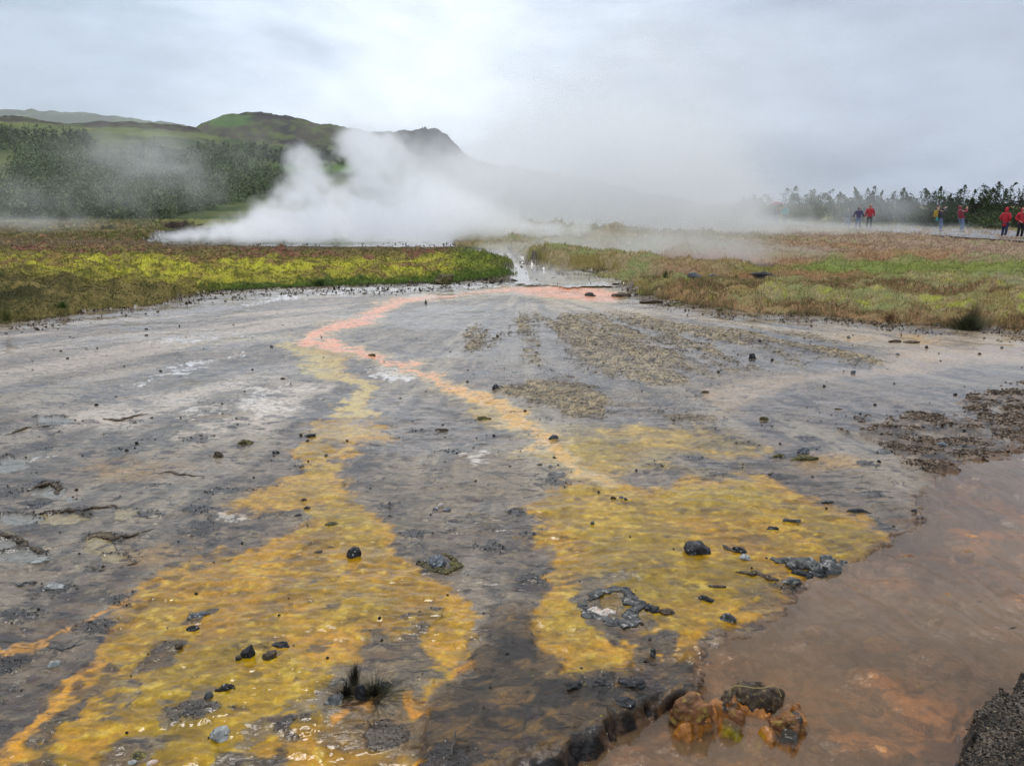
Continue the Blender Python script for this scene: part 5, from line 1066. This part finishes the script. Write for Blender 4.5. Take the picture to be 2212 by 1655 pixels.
person(1876, 496, PZ, 441, 165, red, kh, 'walking person in a bright red hooded jacket', 'down', .12, 0, True, False, 'dark')
person(1852, 496, PZ, 446, 175, purp, jean, 'walking person in a purple jacket with arms swinging wide', 'wide', .14, 0, True, False, 'dark')
person(1829, 493, PZ, 449, 185, navy, jean, 'walking person in a slate grey hooded jacket, faint in mist', 'wide', .12, 0, True, False, 'dark')
person(1694, 484, PZ, 443, 180, teal, kh, 'person in a turquoise hooded raincoat standing in mist', 'down', .0, 0, True, False, 'dark')
u_, wu, V3u = person(1676, 484, PZ, 447, 175, navy, jean, 'person with a pale scarf holding the red umbrella', 'hold', .0, 0, False, False, 'dark', scarf=cloth('scarf', (.5, .5, .5)))
# cameras held up by the two photographers
for (r, w_, lab) in ((c1, w1_, 'small dark camera held up by the person in the dark red jacket'), (c2, w2_, 'small pale camera held up by the person in black')):
    q = (w_[0] + w_[1]) / 2 + Vector((0, .09, .05)); e = empty('camera', wp_(r, q), r.rotation_euler[2]); tag(e, lab, 'camera')
    bm = bmesh.new(); bmesh.ops.create_cube(bm, size=1, matrix=Matrix.Diagonal((.11, .035, .07, 1))); bmesh.ops.bevel(bm, geom=bm.edges[:], offset=.008, segments=2, affect='EDGES')
    me = bpy.data.meshes.new('body'); bm.to_mesh(me); bm.free(); me.materials.append(M['dark'] if r is c1 else cloth('silver', (.5, .5, .5))); b = bpy.data.objects.new('body', me); col.objects.link(b); b.parent = e
    bm = bmesh.new(); bmesh.ops.create_cone(bm, cap_ends=True, segments=16, radius1=.026, radius2=.022, depth=.035, matrix=Matrix.Translation((0, .032, 0)) @ Matrix.Rotation(R(90), 4, 'X')); me = bpy.data.meshes.new('lens'); bm.to_mesh(me); bm.free(); me.materials.append(M['dark']); b = bpy.data.objects.new('lens', me); col.objects.link(b); b.parent = e
# yellow backpack with a turquoise cloth hanging from it
k2 = c2['_w']; bp = empty('backpack', wp_(c2, V32(0, -.33, 1.16)), c2.rotation_euler[2]); tag(bp, 'yellow backpack on the person in black', 'backpack')
def pack(name, loc, dim, mat):
    bm = bmesh.new(); bmesh.ops.create_cube(bm, size=1, matrix=Matrix.Translation(loc) @ Matrix.Diagonal((*dim, 1))); bmesh.ops.bevel(bm, geom=bm.edges[:], offset=min(dim) * .35, segments=3, affect='EDGES')
    me = bpy.data.meshes.new(name); bm.to_mesh(me); bm.free(); me.materials.append(mat); o = bpy.data.objects.new(name, me); col.objects.link(o); o.parent = bp; return o
yel = cloth('yellow_cloth', (.60, .38, .02))
pack('pack_body', (0, 0, 0), (.30 * k2, .17 * k2, .42 * k2), yel); pack('pocket', (0, -.11 * k2, -.07 * k2), (.22 * k2, .06 * k2, .20 * k2), cloth('ochre_cloth', (.35, .20, .02)))
pack('lid', (0, 0, .22 * k2), (.26 * k2, .18 * k2, .07 * k2), yel)
for s in (-1, 1): tube('strap', [Vector((s * .09, .09, .18)) * k2, Vector((s * .10, .20, .26)) * k2, Vector((s * .11, .30, .10)) * k2, Vector((s * .12, .22, -.16)) * k2], .016, yel, bp)
tc2 = rock_mesh('rain_cover', .13, .16, .1, teal, 5, .3, 3); tc2.location = wp_(c2, V32(0, -.22, .80)); tag(tc2, 'turquoise cloth hanging under the yellow backpack', 'cloth')
# umbrella
hw_ = wp_(u_, wu[1] + Vector((0, .03, 0))); um = empty('umbrella', hw_); tag(um, 'dusky red open umbrella above the person with the pale scarf', 'umbrella')
V_, F_ = [], []; nr_, nth = 7, 32; Ru = .52
for i in range(nr_ + 1):
    r = Ru * i / nr_
    for j in range(nth):
        a = 2 * math.pi * j / nth; sc2 = 1 - .07 * abs(math.sin(a * 4)) * (i / nr_) ** 2; V_.append((math.cos(a) * r * sc2, math.sin(a) * r * sc2, .86 - .26 * (i / nr_) ** 2 + .02 * abs(math.sin(a * 4)) * (i / nr_)))
        if i: F_.append(((i - 1) * nth + j, (i - 1) * nth + (j + 1) % nth, i * nth + (j + 1) % nth, i * nth + j))
cn = mesh_np('canopy', np.array(V_) * [1, 1, .8], np.array(F_), cloth('umbrella_cloth', (.30, .06, .08)), um); tube('shaft', [Vector((0, 0, -.1)), Vector((0, 0, .72))], .008, M['steel'], um)
for j in range(8):
    a = math.pi * (j + .5) / 4; tube('rib', [Vector((0, 0, .45)), Vector((math.cos(a) * .25, math.sin(a) * .25, .62)), Vector((math.cos(a) * .48, math.sin(a) * .48, .49))], .003, M['steel'], um)
# tiny figure and block on the cliff top
cz_ = atY(913, 279, 895); pp = skinned('person', [((0, 0, 1.0), .3), ((0, 0, 1.7), .36), ((0, 0, 2.4), .3), ((0, 0, 2.9), .25), ((.25, 0, 0), .18), ((-.25, 0, 0), .18), ((.5, 0, 1.6), .12), ((-.5, 0, 1.6), .12)], [(0, 1), (1, 2), (2, 3), (0, 4), (0, 5), (2, 6), (2, 7)], M['dark'])
pp.location = cz_ + Vector((0, 0, -.3)); tag(pp, 'tiny distant figure standing on the cliff top against the sky', 'person')
rk = rock_mesh('boulder', 3.2, 3.6, 3, M['basalt'], 3, .8, 3); rk.location = atY(919, 281, 895); tag(rk, 'block of rock beside the tiny figure on the cliff top', 'rock')
#@@STEAM
# ------------------------------------------------------------------ steam: density grids built in the place where the steam hangs
def steam(name, lo, hi, vox, blobs, dens, label, seed, nscale=.55, thr=(.30, .95), namp=1.1, flat=.0, aniso=.1, squash=1.0, soft=True):
    lo, hi = np.array(lo, float), np.array(hi, float); n = np.maximum(2, np.round((hi - lo) / vox).astype(int)) + 1; hi = lo + (n - 1) * vox
    zz, yy, xx = np.meshgrid(*[lo[a] + np.arange(n[a]) * vox for a in (2, 1, 0)], indexing='ij')
    Fd = np.zeros(xx.shape, np.float32)
    for (px, py, rx, ry, Y, dY, amp) in blobs:
        c = atY(px, py, Y); s = Y / F; rx_, rz = rx * s, ry * s
        q = ((xx - c.x) / rx_) ** 2 + ((yy - Y) / dY) ** 2 + ((zz - c.z) / rz) ** 2
        Fd += amp * np.exp(-q).astype(np.float32)
    m = Fd > .06; Fd = (1 - np.exp(-1.25 * Fd)) * (1.0 if soft else 1.0); x, y, z_ = (a[m].astype(np.float32) for a in (xx, yy, zz))
    wx = (fbm3(x * .35 + 3, y * .35, z_ * .35, seed + 20, 2) - .5) * 2.2; wz = (fbm3(x * .35, y * .35 + 9, z_ * .35, seed + 30, 2) - .5) * 2.2
    nb_ = fbm3((x + wx + z_ * .35) * nscale, y * nscale, (z_ + wz) * nscale * squash, seed, 5, .55)
    bil = 1 - np.abs(fbm3((x + wz) * nscale * 1.6, y * nscale * 1.6, (z_ + wx) * nscale * 1.6, seed + 50, 4, .55) * 2 - 1)
    nn = nb_ * .6 + bil * .4
    v = Fd[m] * 1.0 + (nn - .55) * namp
    D = np.zeros(Fd.shape, np.float32); D[m] = ss(thr[0], thr[1], v) * np.clip(Fd[m] * 1.6, 0, 1) * dens
    eb = np.minimum.reduce([np.clip((xx - lo[0]) / (4 * vox), 0, 1), np.clip((hi[0] - xx) / (4 * vox), 0, 1), np.clip((hi[2] - zz) / (4 * vox), 0, 1), np.clip((yy - lo[1]) / (2 * vox), 0, 1), np.clip((hi[1] - yy) / (2 * vox), 0, 1)])
    D *= eb
    me = bpy.data.meshes.new(name); N_ = D.size; me.vertices.add(N_); a = me.attributes.new('d', 'FLOAT', 'POINT'); a.data.foreach_set('value', D.ravel())
    o = bpy.data.objects.new(name, me); col.objects.link(o)
    mt = bpy.data.materials.new(name); mt.use_nodes = True; t = mt.node_tree; t.nodes.clear(); mo = t.nodes.new('ShaderNodeOutputMaterial'); pv = t.nodes.new('ShaderNodeVolumePrincipled')
    pv.inputs['Color'].default_value = (.985, .99, 1, 1); pv.inputs['Density'].default_value = 1.0; pv.inputs['Anisotropy'].default_value = aniso; t.links.new(pv.outputs[0], mo.inputs['Volume'])
    mt.cycles.volume_step_rate = 1.0
    g = bpy.data.node_groups.new(name, 'GeometryNodeTree'); g.interface.new_socket('Geometry', in_out='INPUT', socket_type='NodeSocketGeometry'); g.interface.new_socket('Geometry', in_out='OUTPUT', socket_type='NodeSocketGeometry')
    gi, go = g.nodes.new('NodeGroupInput'), g.nodes.new('NodeGroupOutput'); ps = g.nodes.new('GeometryNodeInputPosition'); sb_ = g.nodes.new('ShaderNodeVectorMath'); sb_.operation = 'SUBTRACT'; sb_.inputs[1].default_value = lo
    dv = g.nodes.new('ShaderNodeVectorMath'); dv.operation = 'SCALE'; dv.inputs['Scale'].default_value = 1 / vox; ad = g.nodes.new('ShaderNodeVectorMath'); ad.operation = 'ADD'; ad.inputs[1].default_value = (.5, .5, .5); fl = g.nodes.new('ShaderNodeVectorMath'); fl.operation = 'FLOOR'
    dt = g.nodes.new('ShaderNodeVectorMath'); dt.operation = 'DOT_PRODUCT'; dt.inputs[1].default_value = (1, n[0], n[0] * n[1]); na_ = g.nodes.new('GeometryNodeInputNamedAttribute'); na_.data_type = 'FLOAT'; na_.inputs[0].default_value = 'd'
    si = g.nodes.new('GeometryNodeSampleIndex'); si.data_type = 'FLOAT'; si.domain = 'POINT'; si.clamp = True; vc = g.nodes.new('GeometryNodeVolumeCube'); sm = g.nodes.new('GeometryNodeSetMaterial'); sm.inputs['Material'].default_value = mt
    l = g.links.new; l(ps.outputs[0], sb_.inputs[0]); l(sb_.outputs[0], dv.inputs[0]); l(dv.outputs[0], ad.inputs[0]); l(ad.outputs[0], fl.inputs[0]); l(fl.outputs[0], dt.inputs[0])
    l(gi.outputs[0], si.inputs[0]); l(na_.outputs[0], si.inputs[1]); l(dt.outputs['Value'], si.inputs[2]); l(si.outputs[0], vc.inputs['Density'])
    vc.inputs['Min'].default_value = lo; vc.inputs['Max'].default_value = hi
    for a_, k_ in zip('XYZ', n): vc.inputs['Resolution ' + a_].default_value = int(k_)
    l(vc.outputs[0], sm.inputs[0]); l(sm.outputs[0], go.inputs[0])
    md = o.modifiers.new('field', 'NODES'); md.node_group = g; me.materials.append(mt)
    return tag(o, label, 'steam', kind='stuff')
Yp = 33
BL = [(390, 510, 40, 9, Yp, .9, .6), (460, 504, 60, 14, Yp, 1.0, .75), (540, 494, 70, 22, Yp, 1.1, .9), (620, 474, 60, 24, Yp, 1.0, .9), (590, 448, 36, 22, Yp, .8, .62), (655, 430, 46, 34, Yp, 1.0, .9), (668, 378, 34, 32, Yp, .9, .85), (655, 338, 26, 22, Yp, .8, .75), (690, 492, 110, 24, Yp, 1.3, 1.3),
      (735, 430, 50, 40, Yp, 1.0, .38), (790, 460, 70, 40, Yp, 1.2, .8), (795, 385, 40, 40, Yp, 1.0, .68), (785, 325, 42, 40, Yp, 1.0, .72), (768, 284, 34, 28, Yp, .9, .6), (838, 318, 44, 40, Yp, 1.0, .48), (865, 400, 56, 50, Yp, 1.2, .52), (880, 490, 120, 30, Yp, 1.4, 1.2), (930, 440, 70, 44, Yp + 1, 1.3, .6), (1000, 470, 80, 40, Yp + 1, 1.3, .6), (1060, 496, 140, 20, Yp + 1, 1.5, .9), (1240, 498, 120, 16, Yp + 1, 1.5, .6)]
steam('steam', (-17.5, 30.0, .1), (3.5, 37.0, 6.6), .09, BL, 1.15, 'bright billowing white steam plumes rising off the hot spring behind the left bank', 11, .80, (.28, 1.0), 4.0, aniso=.5)
VL = [(960, 470, 120, 40, 39, 3, .8), (1060, 440, 130, 60, 40, 4, .8), (1180, 430, 150, 80, 41, 4, 1.0), (1330, 420, 170, 100, 41, 4, 1.1), (1480, 430, 130, 100, 41, 4, 1.0), (1540, 450, 70, 60, 40, 4, .8), (1300, 490, 340, 34, 38, 3, 2.0), (1150, 400, 150, 60, 40, 4, .8), (1330, 400, 200, 90, 42, 4, 1.0), (1200, 330, 170, 110, 42, 4, .7), (1420, 310, 240, 100, 42, 4, .42), (1350, 120, 420, 160, 42, 4, .26), (950, 360, 110, 70, 41, 4, .45), (880, 300, 60, 50, 41, 3, .3), (1640, 450, 40, 50, 46, 3, .3), (1690, 486, 60, 7, 38, 3, .45),
      (1745, 490, 70, 7, 38, 3, .34), (1920, 496, 160, 13, 39, 3, .48), (2060, 508, 120, 10, 38, 3, .42), (1760, 440, 120, 46, 45.9, 1.0, 1.1), (1920, 450, 110, 36, 45.9, 1.0, .7), (1950, 450, 90, 40, 38, 3, .24),
      (330, 330, 90, 60, 40, 4, .30), (290, 420, 50, 60, 40, 4, .34), (90, 430, 110, 60, 40, 4, .32), (420, 400, 50, 60, 40, 4, .30), (30, 484, 160, 16, 40, 4, .38), (560, 340, 60, 50, 40, 4, .22), (200, 300, 120, 50, 40, 4, .22)]
steam('steam', (-32, 33, -.1), (34, 47, 11.0), .3, VL, .28, 'soft drifting steam veil rising from behind the pool across the meadow, path and wood', 23, .55, (.20, 1.0), 2.0, aniso=.5)
# low near wisps
NL = [(1200, 552, 110, 24, 24, 1.6, .8), (1330, 548, 90, 26, 24, 1.6, .8), (1200, 585, 70, 10, 18.5, 1, .6), (1490, 535, 100, 34, 22, 1.6, .85), (1600, 545, 80, 34, 20, 1.5, .75), (1400, 520, 110, 34, 24, 2, .8), (1240, 520, 100, 34, 25, 2, .7), (1130, 560, 60, 16, 22, 1.6, .6), (1180, 590, 70, 12, 18, 1.2, .45), (1740, 545, 40, 14, 20, 1.2, .6), (1080, 540, 50, 16, 25, 1.6, .7), (1830, 585, 90, 12, 18, 1.4, .3), (1480, 590, 120, 16, 17, 1.4, .3), (2200, 640, 90, 60, 14, 1.4, .5)]
steam('steam', (-2.5, 12, .05), (14, 28, 2.2), .15, NL, .24, 'low wisps of steam over the pool and the grey vents', 37, .7, (.22, .9), 2.2, squash=1.3, aniso=.5)
# even air
hz = bpy.data.materials.new('haze'); hz.use_nodes = True; t = hz.node_tree; t.nodes.clear(); ho = t.nodes.new('ShaderNodeOutputMaterial'); hv = t.nodes.new('ShaderNodeVolumePrincipled'); t.links.new(hv.outputs[0], ho.inputs['Volume'])
hv.inputs['Color'].default_value = (.97, .985, 1, 1); hv.inputs['Density'].default_value = .00013
bm = bmesh.new(); bmesh.ops.create_cube(bm, size=1, matrix=Matrix.Translation((0, 2200, 398)) @ Matrix.Diagonal((12400, 5200, 804, 1)))
me = bpy.data.meshes.new('haze'); bm.to_mesh(me); bm.free(); me.materials.append(hz); ho_ = bpy.data.objects.new('haze', me); col.objects.link(ho_); tag(ho_, 'damp air fading the hills', kind='stuff')
